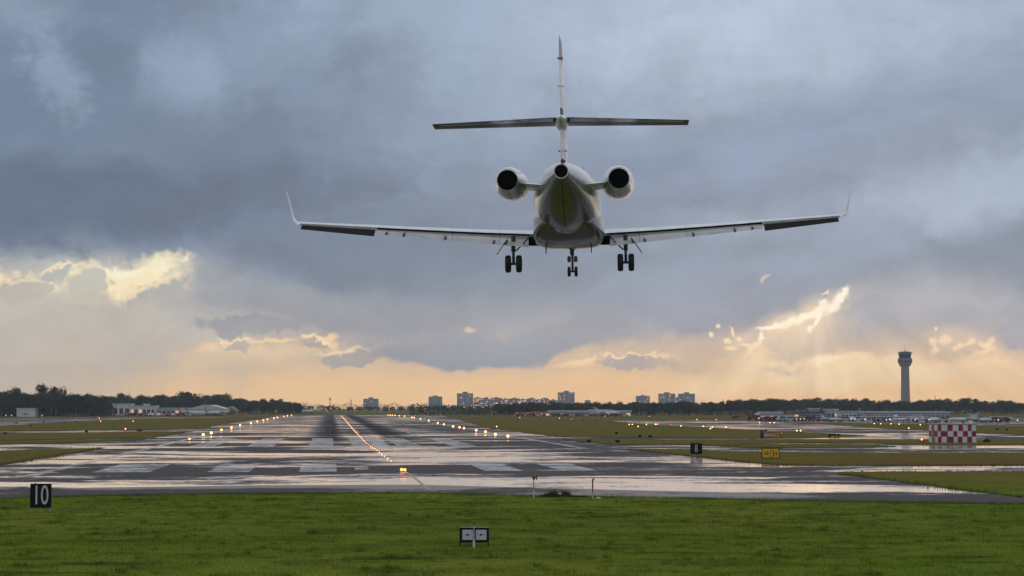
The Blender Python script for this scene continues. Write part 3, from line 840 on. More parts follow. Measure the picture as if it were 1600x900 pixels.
        # tailplane
        def ts(x, x0=0.0, x1=1.0):
            t_ = x / 4.35; le = -8.35 - t_ * 2.6; te = -10.75 - t_ * 1.5
            return [Vector((sgn * x, y, zz)) for y, zz in airfoil(le, te, 2.46 - .30 * t_, .10, x0, x1, -.01, camber=-.005)]
        tp = obj('tailplane', loft([ts(x, 0, .70) for x in (.04, .5, 1.5, 3, 3.98)]), M['tail'], J, True, 45)  # dark all over: the shade of its underside is in the colour
        obj('tailplane_tip', loft([ts(3.98), ts(4.11), ts(4.14)]), M['tail'], tp, True, 45)
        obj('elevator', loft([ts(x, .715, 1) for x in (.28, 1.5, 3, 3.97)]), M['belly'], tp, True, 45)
        # engine
        en = thing('engine', '', ''); del en['label'], en['category']; en.parent = J
        ex, ez = sgn * 1.88, .50
        def cr(y, r, dx=0, dz=0, n=36): return [Vector((ex + dx + r * cos(2 * pi * k / n), y, ez + dz + r * sin(2 * pi * k / n))) for k in range(n)]
        obj('nacelle', loft([cr(-4.0, .36), cr(-3.86, .42), cr(-3.9, .47), cr(-4.3, .53), (cr(-5.2, .57)), cr(-6.6, .565), cr(-7.6, .53), cr(-8.4, .465), cr(-8.95, .40), cr(-9.2, .372), cr(-9.2, .355), cr(-8.7, .35)], (False, False)), M['cowl'], en, True, 40)
        obj('inlet_fan', loft([cr(-4.05, .37), cr(-4.12, .36)]), M['gear'], en)
        obj('exhaust_nozzle', loft([cr(-9.215, .372), cr(-9.27, .358), cr(-9.27, .342), cr(-8.72, .338)], (False, False)), M['steel'], en, True, 40)
        obj('exhaust_opening', loft([cr(-9.0, .341), cr(-9.16, .339)]), M['soot_shade'], en)
        for q in (-1, 1):
            bm = loft([[Vector((ex + (r_ + .012) * cos(a), y, ez + (r_ + .012) * sin(a))) for a in [q * pi / 2 - q * .9 + q * 1.8 * k / 12 for k in range(13)]] +
                       [Vector((ex + (r_ - .004) * cos(a), y, ez + (r_ - .004) * sin(a))) for a in [q * pi / 2 + q * .9 - q * 1.8 * k / 12 for k in range(13)]] for y, r_ in ((-7.3, .543), (-7.9, .513), (-8.5, .453), (-9.0, .394))])
            obj('thrust_reverser', bm, M['steel'], en, True, 40)
        bm = loft([[Vector((sgn * x, y, zz)) for y, zz in airfoil(-4.9 - .1 * (x - .7), -8.1 + .25 * (x - .7), .38 + .10 * (x - .7), .085, camber=0)] for x in (.7, .95, 1.2, 1.44)])
        obj('engine_pylon', bm, W, J, True, 45)
    # fin
    def fs(z, x0=0.0, x1=1.0, tk=.058):
        t_ = (z - .9) / 4.05; le = -5.3 - t_ * 4.9; te = -10.25 - t_ * 1.75
        return [Vector((q, y, z)) for y, q in airfoil(le, te, 0, tk - .01 * t_, x0, x1, camber=0)]
    fin = obj('fin', loft([fs(z, 0, .72) for z in (.75, 1.2, 1.8, 2.6, 3.4, 4.3)]), M['hull'], J, True, 45)
    obj('rudder', loft([fs(z, .735, 1.0) for z in (1.15, 1.8, 2.15)]), W, fin, True, 45)
    obj('rudder', loft([fs(z, .735, 1.0) for z in (2.78, 3.4, 4.28)]), W, fin, True, 45)
    obj('fin_cap', loft([fs(4.31), fs(4.7), fs(4.93), [v + Vector((0, -.25, .06)) for v in fs(4.93, tk=.03)]]), M['red'], fin, True, 45)
    bm = bmesh.new()
    for z, s in ((4.36, .045), (3.5, .03), (1.45, .04)):
        le_, te_ = -5.3 - (z - .9) / 4.05 * 4.9, -10.25 - (z - .9) / 4.05 * 1.75
        y = le_ + (te_ - le_) * .74
        for q in (-1, 1): ball(bm, (q * (.05 + .018 * (5 - z)), y, z), s, 8, (.6, 2.2, 1.0))
    obj('hinge_fairing', bm, M['gear'], fin, True)
    bm = bmesh.new(); 
    loft([[Vector((r * 1.0 * cos(2 * pi * k / 20), y, 2.38 + zc + r * 1.15 * sin(2 * pi * k / 20))) for k in range(20)] for y, r, zc in ((-7.8, .03, 0), (-8.3, .13, 0), (-9, .21, -.02), (-10.2, .22, -.04), (-10.9, .16, -.02), (-11.4, .04, .03))], (True, True), bm)
    obj('bullet_fairing', bm, W, fin, True, 50)
    # nose gear
    ng = thing('nose_gear', '', ''); del ng['label'], ng['category']; ng.parent = J
    Y = 6.3
    bm = bmesh.new(); tube(bm, [(0, Y, -.9), (0, Y, -1.85)], .075, 12); tube(bm, [(0, Y, -1.8), (0, Y, -2.5)], .05, 12); tube(bm, [(-.16, Y, -2.5), (.16, Y, -2.5)], .035, 8)
    tube(bm, [(0, Y - .1, -1.9), (0, Y - .25, -2.1), (0, Y - .05, -2.35)], .028, 8)
    for q in (-1, 1): tube(bm, [(q * .05, Y, -1.6), (q * .30, Y - .05, -1.28)], .035, 8)
    obj('strut', bm, M['gear'], ng, True, 50)
    for q in (-.145, .145):
        bm = bmesh.new(); pr = [(-.06, .09), (-.068, .16), (-.05, .2), (0, .218), (.05, .2), (.068, .16), (.06, .09)]
        loft([[Vector((q + a, Y + r * cos(2 * pi * k / 24), -2.5 + r * sin(2 * pi * k / 24))) for k in range(24)] for a, r in pr], (False, False), bm)
        wh = obj('wheel', bm, M['rubber'], ng, True, 50)
        bm = bmesh.new(); loft([[Vector((q + a, Y + r * cos(2 * pi * k / 16), -2.5 + r * sin(2 * pi * k / 16))) for k in range(16)] for a, r in ((-.05, .092), (-.03, .04), (.03, .04), (.05, .092))], (True, True), bm)
        obj('rim', bm, M['gear'], wh, True, 40)
        bm = bmesh.new(); box(bm, (q * .95, Y - .05, -1.98), (.15, .16, .26), 0, .03); obj('landing_light', bm, M['brass'], ng)
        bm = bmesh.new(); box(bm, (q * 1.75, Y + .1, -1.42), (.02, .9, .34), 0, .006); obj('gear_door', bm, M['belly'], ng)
    for x, y in ((-.86, -1.2), (.86, -1.1), (0, 2.2)):
        bm = loft([[Vector((x + a * w_, y + b2, z)) for a, b2 in ((-1, .1), (1, .1), (1, -.1 - dz), (-1, -.1 - dz))] for z, w_, dz in ((-1.5, .025, .08), (-1.86, .014, .0))])
        obj('blade_antenna', bm, M['soot_shade'], J)
    bm = loft([[Vector((.62 + a * w_, -2.0 + b2, z)) for a, b2 in ((-1, .1), (1, .1), (1, -.1), (-1, -.1))] for z, w_ in ((1.0, .02), (1.42, .01))]); obj('blade_antenna', bm, W, J)
    for sgn in (-1, 1):
        pass
    return J


JET = build_jet()


# ------------------------------------------------------------------ writing
def text(name, s, size, m, parent, loc, sx=1.0, bold=0.0, depth=.006):
    cu = bpy.data.curves.new(name, 'FONT'); cu.body = s; cu.size = size; cu.align_x = 'CENTER'; cu.align_y = 'CENTER'; cu.extrude = depth / 2; cu.offset = bold
    tmp = bpy.data.objects.new('tmp', cu); COL.objects.link(tmp)
    dg = bpy.context.evaluated_depsgraph_get(); me = bpy.data.meshes.new_from_object(tmp.evaluated_get(dg))
    bpy.data.objects.remove(tmp); bpy.data.curves.remove(cu)
    me.transform(Matrix.Diagonal((sx, 1, 1, 1)) ); me.transform(Matrix.Rotation(pi / 2, 4, 'X'))
    me.materials.clear(); me.materials.append(m); me.name = name
    o = link(name, me, parent); o.location = loc
    return o


def aim(p): return math.atan2(-p.x, p.y)    # turn a front (-y) face towards the camera


def number_sign(px, pyb, w, hgt, gap, s, label, tsize, sx):
    p = G(px, pyb, .02); t = thing('distance_marker_sign', label, 'sign', p, aim(p) * .3)
    bm = bmesh.new(); box(bm, (0, 0, gap + hgt / 2), (w, .16, hgt), 0, .012); obj('panel', bm, M['black'], t)
    text('numeral', s, tsize, M['signwhite'], t, (0, -.086, gap + hgt / 2 - .01), sx, .004)
    for q in (-w * .46, 0, w * .46):
        bm = bmesh.new(); box(bm, (q, 0, gap / 2), (.045 if q else .10, .06, gap)); obj('leg', bm, M['post'], t)
    bm = bmesh.new(); box(bm, (-w * .27, 0, hgt + gap + .015), (.05, .05, .04), 0, .008); obj('top_bracket', bm, M['black'], t)
    return t


number_sign(63.5, 799.5, .88, 1.02, .17, '10', 'black sign with a white 10 standing in the near grass', 1.16, .60)
number_sign(1088, 713.5, 1.06, .98, .22, '8', 'black sign with a white 8 on the verge beside the wet runway', .92, .62)

p = G(1204, 718.5, .07); t = thing('taxiway_sign', 'yellow sign with black lettering and frame on the mown verge', 'sign', p, aim(p) * .3)
bm = bmesh.new(); box(bm, (0, 0, .56), (1.50, .22, .86), 0, .015); obj('frame', bm, M['black'], t)
bm = bmesh.new(); box(bm, (0, -.113, .56), (1.38, .008, .74)); obj('panel', bm, M['yellow'], t)
for s, x, z, sz, sx in (('n', -.42, .54, .42, .9), ('l', -.24, .57, .46, 1.1), ('.', -.06, .66, .5, 1.3), ('.', -.02, .40, .5, 1.3), ("'", .04, .60, .45, 1.1), (')', .24, .56, .55, 1.0), ('s', .47, .55, .40, .9)):
    text('lettering', s, sz, M['black'], t, (x, -.119, z), sx, .012)
for q in (-.6, .6):
    bm = bmesh.new(); box(bm, (q, 0, .07), (.07, .09, .16)); obj('leg', bm, M['post'], t)

p = G(1205, 684.2, .07); t = thing('mandatory_sign', 'long low red and yellow sign beyond the black 8 sign', 'sign', p, aim(p) * .3)
bm = bmesh.new(); box(bm, (0, 0, .40), (2.3, .24, .60), 0, .015); obj('frame', bm, M['black'], t)
bm = bmesh.new(); box(bm, (-.32, -.123, .40), (1.42, .008, .50)); obj('red_panel', bm, M['signred'], t)
bm = bmesh.new(); box(bm, (.75, -.123, .40), (.66, .008, .50)); obj('yellow_panel', bm, M['yellow'], t)
for x, w_ in ((-.82, .2), (-.56, .16), (-.14, .2), (.12, .16)):
    bm = bmesh.new(); box(bm, (x, -.129, .40), (w_, .006, .24)); obj('lettering', bm, M['signwhite'], t)
bm = bmesh.new(); box(bm, (.72, -.129, .40), (.16, .006, .30)); obj('lettering', bm, M['black'], t)
for q in (-.9, .9):
    bm = bmesh.new(); box(bm, (q, 0, .05), (.08, .1, .12)); obj('leg', bm, M['post'], t)
p = G(1190, 684.0, .07); t = thing('equipment_cabinet', 'dark upright cabinet at the end of the red and yellow sign', 'cabinet', p)
bm = bmesh.new(); box(bm, (0, 0, .55), (.42, .5, 1.1), 0, .02); obj('housing', bm, M['cardark'], t); bm = bmesh.new(); box(bm, (0, 0, 1.12), (.5, .58, .05), 0, .01); obj('lid', bm, M['post'], t)
p = G(1221, 683.8, .07); t = thing('field_marker', 'small red marker post right of the red and yellow sign', 'marker', p)
bm = bmesh.new(); tube(bm, [(0, 0, 0), (0, 0, .55)], .08, 10); obj('post', bm, M['polered'], t); bm = bmesh.new(); ball(bm, (0, 0, .6), .09, 10); obj('lamp', bm, M['lampred'], t, True)
p = G(1305.5, 685, .07); t = thing('direction_sign', 'low black and yellow sign lying along the far taxiway edge', 'sign', p, aim(p) * .3 + .15)
bm = bmesh.new(); box(bm, (-.1, 0, .34), (1.75, .26, .56), 0, .02); obj('frame', bm, M['black'], t)
for x, w_ in ((-.45, .5), (.12, .36), (.6, .3)):
    bm = bmesh.new(); box(bm, (x, -.133, .22), (w_, .008, .26)); obj('panel', bm, M['yellow'], t)
bm = bmesh.new(); box(bm, (-.1, 0, .05), (1.2, .1, .1)); obj('base', bm, M['post'], t)

# twin panel box in the near grass
p = G(741, 853); t = thing('twin_panel_marker', 'low black box with two pale square panels in the near grass', 'marker', p, aim(p) * .3)
bm = bmesh.new(); box(bm, (0, 0, .35), (.95, .14, .47), 0, .012); obj('housing', bm, M['black'], t)
for q in (-.212, .225):
    bm = bmesh.new(); box(bm, (q, -.074, .36), (.345, .012, .325), 0, .005); pn = obj('panel', bm, M['signwhite'], t)
    bm = bmesh.new(); box(bm, (q, -.082, .36), (.235, .004, .010)); bmesh.ops.create_circle(bm, cap_ends=True, segments=10, radius=.034, matrix=Matrix.Translation((q - .01, -.0855, .365)) @ Matrix.Rotation(pi / 2, 4, 'X')); box(bm, (q - .01, -.0825, .362), (.016, .005, .10))
    obj('mark', bm, M['black'], pn)
for q in (-.45, .45):
    bm = bmesh.new(); box(bm, (q, 0, .065), (.04, .08, .13)); obj('leg', bm, M['black'], t)
bm = bmesh.new(); box(bm, (0, 0, .597), (.95, .10, .022), 0, .006); obj('top_rail', bm, M['post'], t)
p = G(740.5, 855.5); t = thing('marker_stake', 'thin pale stake in front of the low black box with two panels', 'stake', p)
bm = bmesh.new(); tube(bm, [(0, 0, 0), (0, 0, .24)], [.042, .036], 10); obj('base', bm, M['polewhite'], t, True, 40)
bm = bmesh.new(); tube(bm, [(0, 0, .24), (0, .10, .52), (-.005, .12, .72)], [.015, .012, .010], 10); obj('shaft', bm, M['polewhite'], t, True, 40)
bm = bmesh.new(); ball(bm, (-.005, .12, .74), .03, 8, (1, 1, .8)); obj('cap', bm, M['black'], t, True)

# the two short poles
p = G(834, 778.5); t = thing('approach_light_pole', 'short pole with white foot and twin rusty lamp heads at the tarmac edge', 'light pole', p)
bm = bmesh.new(); tube(bm, [(0, 0, 0), (0, 0, .40)], .032, 10); obj('foot', bm, M['polewhite'], t, True, 40)
bm = bmesh.new(); tube(bm, [(0, 0, .40), (0, 0, .93)], .024, 10); obj('shaft', bm, M['post'], t, True, 40)
bm = bmesh.new(); tube(bm, [(0, 0, .90), (0, 0, .96), (0, 0, 1.06), (0, 0, 1.10)], [.035, .07, .085, .03], 12); obj('lamp_head', bm, M['rust'], t, True, 40)
bm = bmesh.new(); tube(bm, [(.14, 0, .90), (.14, 0, 1.14)], .035, 10); tube(bm, [(0, 0, 1.0), (.14, 0, 1.02)], .02, 8); obj('lamp_head', bm, M['rust'], t, True, 40)
p = G(926, 778.5); t = thing('approach_light_pole', 'short red and white banded pole right of the tussock', 'light pole', p)
bm = bmesh.new(); tube(bm, [(0, 0, 0), (0, 0, .12)], .034, 10); obj('foot', bm, M['polewhite'], t, True, 40)
bm = bmesh.new(); tube(bm, [(0, 0, .12), (0, 0, .34)], .026, 10); obj('grey_band', bm, M['post'], t, True, 40)
bm = bmesh.new(); tube(bm, [(0, 0, .34), (0, 0, .84)], .034, 10); obj('shaft', bm, M['polered'], t, True, 40)
bm = bmesh.new(); tube(bm, [(0, 0, .84), (.01, 0, .88), (.05, 0, .97)], [.05, .04, .05], 10); obj('lamp_head', bm, M['rust'], t, True, 40)
p = G(935, 779.3); bm = bmesh.new(); ball(bm, (0, 0, .03), .09, 8, (1.5, .9, .5)); o = obj('stone', bm, M['polewhite'], None, True); o.location = p
tag(o, 'small pale stone in the grass at the foot of the red banded pole', 'stone')

# ------------------------------------------------------------------ chequered equipment hut
p = G(1495.5, 691.5, .07); t = thing('equipment_hut', 'red and white chequered equipment hut on the grass strip', 'hut', p, 0)
Ws, Ds, Hs = 4.85, 3.4, 2.2
cols = [0, .085, .245, .40, .52, .645, .78, .90, 1.0]; rows = [0, .33, .64, 1.0]


def checks(name, origin, du, n_cols, W_, flip, parent):
    bm = bmesh.new()
    for r in range(3):
        cs = [max(0, min(1, c + (random.uniform(-.018, .018) if 0 < c < 1 else 0))) for c in n_cols]
        for i in range(len(cs) - 1):
            a = origin + du * (cs[i] * W_); b_ = origin + du * (cs[i + 1] * W_); z0, z1 = rows[r] * Hs, rows[r + 1] * Hs
            f = bm.faces.new([bm.verts.new(q) for q in (a + Vector((0, 0, z0)), b_ + Vector((0, 0, z0)), b_ + Vector((0, 0, z1)), a + Vector((0, 0, z1)))])
            f.material_index = (i + r + flip) % 2
    o = obj(name, bm, [M['checkred'], M['checkwhite']], parent); return o


t.rotation_euler.z = .10
core = bmesh.new(); box(core, (0, Ds / 2, Hs / 2 - .02), (Ws - .02, Ds - .02, Hs)); obj('wall_core', core, M['checkwhite'], t)
checks('front_wall', Vector((-Ws / 2, -.012, 0)), Vector((1, 0, 0)), cols, Ws, 0, t)
checks('side_wall', Vector((-Ws / 2 - .012, Ds, 0)), Vector((0, -1, 0)), [0, .3, .62, 1], Ds, 1, t)
checks('side_wall', Vector((Ws / 2 + .012, 0, 0)), Vector((0, 1, 0)), [0, .3, .62, 1], Ds, 1, t)
checks('rear_wall', Vector((Ws / 2, Ds + .012, 0)), Vector((-1, 0, 0)), cols, Ws, 0, t)
bm = bmesh.new(); box(bm, (0, Ds / 2, Hs + .03), (Ws + .12, Ds + .12, .12), 0, .02); obj('roof', bm, M['roofgrey'], t)
bm = bmesh.new(); box(bm, (-Ws / 2 - .05, Ds * .45, .75), (.06, .9, 1.45)); dr = obj('door', bm, M['wallbrown'], t)
bm = bmesh.new(); tube(bm, [(-Ws / 2 + .45, .6, Hs + .09), (-Ws / 2 + .45, .6, Hs + .3)], .05, 8); oo = obj('beacon_post', bm, M['post'], t)
bm = bmesh.new(); tube(bm, [(-Ws / 2 + .45, .6, Hs + .3), (-Ws / 2 + .45, .6, Hs + .62)], [.13, .11], 12); obj('beacon', bm, M['polered'], oo, True, 40)
bm = bmesh.new(); box(bm, (-Ws / 2 + .9, 1.0, Hs + .19), (.6, .6, .2), 0, .02); obj('roof_vent', bm, M['polewhite'], t)
p = G(1442.5, 690.3, .07); t = thing('field_lamp_unit', 'small orange and yellow lamp unit left of the chequered hut', 'lamp unit', p)
bm = bmesh.new(); box(bm, (0, 0, .18), (.75, .4, .34), 0, .05); obj('housing', bm, M['orange'], t); bm = bmesh.new(); ball(bm, (-.22, -.18, .3), .1, 8); obj('lamp', bm, M['lampamber'], t, True)
p = G(1542, 690.8, .07); VV, FF = [], []
for _ in range(500):
    a, r = random.uniform(0, 2 * pi), sqrt(random.random()) * .42
    blade((r * cos(a), r * sin(a), 0), random.uniform(.2, .62) * (1 - r * 1.2), .03, .5)
me = bpy.data.meshes.new('small_bush'); me.from_pydata(VV, [], FF); me.materials.append(M['leafA']); o = link('small_bush', me); o.location = p
tag(o, 'small dark bush on the grass strip right of the chequered hut', 'bush')

# ------------------------------------------------------------------ control tower
D_T = 1500.0
b0 = at(1415, 640, D_T); p = Vector((b0.x, D_T, 0)); mpp = D_T / F
t = thing('control_tower', 'tall concrete airport control tower rising above the trees', 'control tower', p)
zt = lambda y: at(1415, y, D_T).z
def rr(z, r, n=16): return [Vector((r * cos(2 * pi * (k + .5) / n), r * sin(2 * pi * (k + .5) / n), z)) for k in range(n)]
obj('shaft', loft([rr(0, 7.6 * mpp), rr(zt(620), 7.0 * mpp), rr(zt(600), 6.6 * mpp), rr(zt(573), 6.2 * mpp)]), M['concrete'], t, True, 30)
obj('collar', loft([rr(zt(573), 6.3 * mpp), rr(zt(571), 9 * mpp), rr(zt(561.5), 11 * mpp), rr(zt(560), 11 * mpp), rr(zt(560), 8 * mpp)]), M['concrete'], t, True, 30)
cab = obj('cab', loft([rr(zt(560), 8 * mpp), rr(zt(557.5), 8.4 * mpp), rr(zt(557.3), 8.4 * mpp)]), M['cabdark'], t)
obj('glazing', loft([rr(zt(559.5), 8.5 * mpp), rr(zt(555), 9.4 * mpp)], (False, False)), M['glass'], cab)
obj('roof', loft([rr(zt(555), 9.5 * mpp), rr(zt(551), 10.6 * mpp), rr(zt(550.3), 10.6 * mpp), rr(zt(549.5), 6 * mpp), rr(zt(548.8), 3 * mpp)]), M['cabdark'], t)
bm = bmesh.new(); tube(bm, [(0, 0, zt(549.5)), (0, 0, zt(546.8))], .35, 8); tube(bm, [(0, 0, zt(546.8)), (0, 0, zt(538))], .08, 6); tube(bm, [(4.2 * mpp, 0, zt(550)), (4.2 * mpp, 0, zt(547.5))], .12, 6); obj('antenna', bm, M['cabdark'], t)
for k in range(12):
    a = 2 * pi * (k + .5) / 12 + .1; rad_ = 10.75 * mpp
    bm = bmesh.new(); box(bm, (rad_ * cos(a), rad_ * sin(a), zt(565)), (.5, 1.3, 2.2), a); obj('window', bm, M['glass'], t)
bm = bmesh.new()
for zz in (zt(559.6), zt(559.0)): tube(bm, [(10.8 * mpp * cos(2 * pi * k / 24), 10.8 * mpp * sin(2 * pi * k / 24), zz) for k in range(25)], .06, 5)
obj('railing', bm, M['cabdark'], t)
for k in range(16):
    a = 2 * pi * k / 16
    bm = bmesh.new(); tube(bm, [(8.55 * mpp * cos(a), 8.55 * mpp * sin(a), zt(559.5)), (9.45 * mpp * cos(a), 9.45 * mpp * sin(a), zt(555))], .12, 5); obj('mullion', bm, M['cabdark'], cab)


# ------------------------------------------------------------------ trees
def crown_mesh(name, seed, m, w=.42, tall=.62, nl=26, n=2600):
    rnd = random.Random(seed); V, Fc = [], []; lobes = []
    for _ in range(nl):
        a = rnd.uniform(0, 2 * pi); zz = rnd.uniform(-1, 1); r = sqrt(1 - zz * zz) * rnd.uniform(.35, .85)
        lobes.append((Vector((r * cos(a) * w, r * sin(a) * w, 1 - tall / 2 - .06 + zz * tall / 2 * .8)), rnd.uniform(.09, .19)))
    for i in range(n):
        c, rad = lobes[i % nl]
        d = Vector((rnd.gauss(0, 1), rnd.gauss(0, 1), rnd.gauss(0, 1))).normalized()
        pnt = c + d * rad * (rnd.random() ** .35) * Vector((1, 1, .8)).x
        s = rnd.uniform(.016, .034); u_ = Vector((rnd.gauss(0, 1), rnd.gauss(0, 1), rnd.gauss(0, 1))).normalized(); v_ = u_.orthogonal().normalized()
        k = len(V); V.extend([pnt - u_ * s, pnt + v_ * s * .7, pnt + u_ * s, pnt - v_ * s * .7]); Fc.append((k, k + 1, k + 2, k + 3))
    me = bpy.data.meshes.new(name); me.from_pydata(V, [], Fc); me.materials.append(m); return me


def trunk_mesh(seed):
    rnd = random.Random(seed); bm = bmesh.new()
    tube(bm, [(0, 0, 0), (.005, 0, .2), (-.006, .004, .45), (0, 0, .75)], [.028, .021, .016, .006], 8)
    for _ in range(6):
        a = rnd.uniform(0, 2 * pi); z = rnd.uniform(.28, .55); l = rnd.uniform(.18, .32)
        tube(bm, [(0, 0, z), (cos(a) * l * .5, sin(a) * l * .5, z + .09), (cos(a) * l, sin(a) * l, z + .22)], [.010, .007, .003], 5)
    me = bpy.data.meshes.new('trunk'); bm.to_mesh(me); bm.free(); me.materials.append(M['bark']); return me


CR = [crown_mesh('crown', i, M['leafA' if i % 2 == 0 else 'leafB'], *k) for i, k in enumerate([(.42, .68), (.50, .66), (.38, .76), (.46, .62), (.36, .80), (.60, .58)])]
TR = [trunk_mesh(i) for i in range(3)]


def tree(loc, hgt, wide=1.0, variant=None, label='', group=None, name='broadleaf_tree'):
    v = random.randrange(len(CR)) if variant is None else variant
    t = thing(name, label, 'tree', loc, random.uniform(0, 6.28), group); t.scale = (hgt * wide, hgt * wide, hgt)
    link('crown', CR[v], t); link('trunk', TR[v % 3], t); return t


def interp(tab, x):
    for (a, ya), (b_, yb) in zip(tab, tab[1:]):
        if a <= x <= b_: return ya + (yb - ya) * (x - a) / (b_ - a)
    return tab[0][1] if x < tab[0][0] else tab[-1][1]


def wood(x0, x1, sp, D, top, rows_, label, group, jit=2.0, wide=1.0):
    x = x0
    for r in range(rows_):
        d = D + r * 9; x = x0 + random.uniform(0, sp)
        while x < x1:
            dd = d + random.uniform(-3, 3); y = interp(top, x) + random.gauss(0, jit) + (2.2 if r == 0 else 0)
            hgt = at(x, y, dd).z * 1.07; q = at(x, 640, dd)
            tree(Vector((q.x, dd, 0)), max(3, hgt), random.uniform(.85, 1.25) * wide, None, label, group)
            x += sp * random.uniform(.7, 1.3)


def scrub(name, x0, x1, D, hgt, dens, dep=16, m='leafA'):
    V, Fc = [], []; xa, xb = at(x0, 640, D).x, at(x1, 640, D).x
    for _ in range(int((xb - xa) * dens)):
        x = random.uniform(xa, xb); hh = hgt * (.75 + .3 * sin(x * .23) * sin(x * .11 + 1) + random.uniform(-.12, .12))
        pnt = Vector((x, D + random.uniform(0, dep), random.random() ** .8 * hh)); s = random.uniform(.25, .55)
        u_ = Vector((random.gauss(0, 1), random.gauss(0, 1), random.gauss(0, 1))).normalized(); v_ = u_.orthogonal().normalized(); k = len(V)
        V.extend([pnt - u_ * s, pnt + v_ * s * .8, pnt + u_ * s, pnt - v_ * s * .8]); Fc.append((k, k + 1, k + 2, k + 3))
    me = bpy.data.meshes.new(name); me.from_pydata(V, [], Fc); me.materials.append(M[m]); link(name, me, kind='stuff')


wood(-160, 168, 13, 850, [(-160, 615), (0, 614), (60, 615), (110, 617), (168, 622)], 3, 'dark broadleaf tree in the wood behind the white box shed', 'trees of the wood behind the white shed', 1.6)
scrub('undergrowth', -165, 172, 862, 6.4, 60)
for x, y, d, wd, v, lb in ((68, 600, 862, .85, 3, 'tallest tree in the left wood, a round crown over the canopy'), (85, 602, 864, .62, 2, 'narrow tall tree between two others over the left wood'),
                           (97, 603, 866, .55, 4, 'slim dark tree, right of the three tall ones in the left wood'), (21, 605, 864, .9, 3, 'round topped tree over the left wood above the white box shed')):
    q = at(x, 640, d); tree(Vector((q.x, d, 0)), at(x, y, d).z, wd, v, lb)
wood(165, 470, 13, 1120, [(150, 617), (200, 621), (260, 620), (330, 621), (380, 625), (430, 627), (470, 630)], 3, 'grey green tree in the belt behind the low white terminal', 'trees behind the low white terminal', 1.3)
scrub('undergrowth', 165, 475, 1140, 7.2, 45)
for x, y, d, wd, v, lb in ((291, 612.5, 1130, 1.75, 5, 'wide domed tree, larger of two behind the low white terminal'), (345, 615.5, 1130, 1.7, 5, 'wide domed tree, smaller of two, by the curved brown roof')):
    q = at(x, 640, d); tree(Vector((q.x, d, 0)), at(x, y, d).z, wd, v, lb)
wood(440, 830, 15, 1500, [(440, 631), (520, 633), (600, 633.5), (700, 632), (830, 632)], 1, 'hazy tree in the low belt beyond the runway end', 'trees beyond the runway end', .8, 1.5)
wood(770, 1210, 13, 960, [(770, 631), (850, 629.5), (1000, 629), (1100, 629.5), (1130, 628), (1160, 625.5), (1210, 624)], 2, 'dark tree in the belt below the tower blocks', 'trees below the tower blocks', 1.0, 1.15)
scrub('undergrowth', 640, 1215, 985, 5.6, 40)
wood(1195, 1700, 13, 1120, [(1195, 625), (1240, 624), (1310, 623), (1340, 624.5), (1420, 628), (1450, 625), (1500, 624.5), (1560, 627.5), (1600, 629), (1700, 630)], 2, 'dusky tree in the belt behind the right hand terminal', 'trees behind the right hand terminal', 1.2, 1.15)
scrub('undergrowth', 1195, 1720, 1140, 7.4, 45)
scrub('woodland', -400, 2000, 2300, 9.0, 22, 60)
q = at(1415, 640, 1100); tree(Vector((q.x, 1100, 0)), at(1415, 627.5, 1100).z, 1.3, 3, 'round tree standing in front of the foot of the control tower')


# ------------------------------------------------------------------ tower blocks and town on the skyline
def block(x0, x1, ytop, D, label, cap=None, lit=10, nm='tower_block', dark=False, depth=.7):
    xa, xb = at(x0, 640, D).x, at(x1, 640, D).x; H = at((x0 + x1) / 2, ytop, D).z; w_ = xb - xa
    t = thing(nm, label, 'tower block' if nm == 'tower_block' else 'building', Vector(((xa + xb) / 2, D, 0)))
    bm = bmesh.new(); box(bm, (0, w_ * depth / 2, H / 2), (w_, w_ * depth, H), 0, .15); wl = obj('wall', bm, M['flat'], t)
    n = max(2, int(w_ / 7))
    for k in range(n):                                              # balcony stacks
        bm = bmesh.new(); x = -w_ / 2 + (k + .5) * w_ / n
        box(bm, (x, -.35, H * .5), (w_ / n * .42, .7, H * .92)); obj('balcony_stack', bm, M['flatdark'], t)
    if cap:
        bm = bmesh.new(); box(bm, (0, w_ * depth / 2, H + cap / 2), (w_ * .32, w_ * .3, cap), 0, .1); obj('plant_room', bm, M['flatdark'], t)
    fl = 3.0
    for _ in range(lit):
        z = min(H - 2, 3 + fl * int(abs(random.gauss(0, .45)) * H / fl)); x = random.uniform(-.45, .45) * w_
        bm = bmesh.new(); box(bm, (x, -.76, z), (1.6, .06, 1.5)); obj('window', bm, M['window'], t)
    return t


block(567.5, 590.5, 623, 3000, 'wide low slab block alone on the skyline left of the others', 2.2, 2)
block(669.5, 690.5, 619.5, 3000, 'small pale tower block with a short mast beyond the runway', 1.6, 3)
block(714, 739, 614.5, 3000, 'tall tower block at the left end of the long row of flats', 2.6, 8)
block(872, 898, 613, 3000, 'tower block with many lit windows at the right end of the flats', 2.5, 26)
block(994.5, 1015.5, 618.5, 3000, 'shorter tower block with an antenna, left of the twin towers', 1.2, 22)
block(1030, 1055.5, 615, 3000, 'left of the twin tower blocks with a lit stair column', 2.2, 8)
block(1061, 1086, 615, 3000, 'right of the twin tower blocks with a lit stair column', 2.2, 8)
for k, (x0, x1, y) in enumerate([(740, 752, 621.5), (751, 768, 622), (767, 784, 621.5), (783, 797, 623.5), (796, 812, 622.5), (811, 823, 624), (823, 838, 622.5), (837, 846, 624.5), (845, 858, 622.5), (857, 872, 625)]):
    block(x0, x1, y, 2800 + (k % 3) * 40, f'{nth(k + 1)} block from the left in the long row of flats with lit windows', 1.2, 16, 'apartment_block')
block(914, 923, 625.5, 3000, 'small flat roofed building just right of the brightly lit tower block', .8, 2, 'apartment_block')
block(1056, 1060.5, 621, 3050, 'thin chimney like building between the twin tower blocks', 1.0, 2, 'apartment_block')
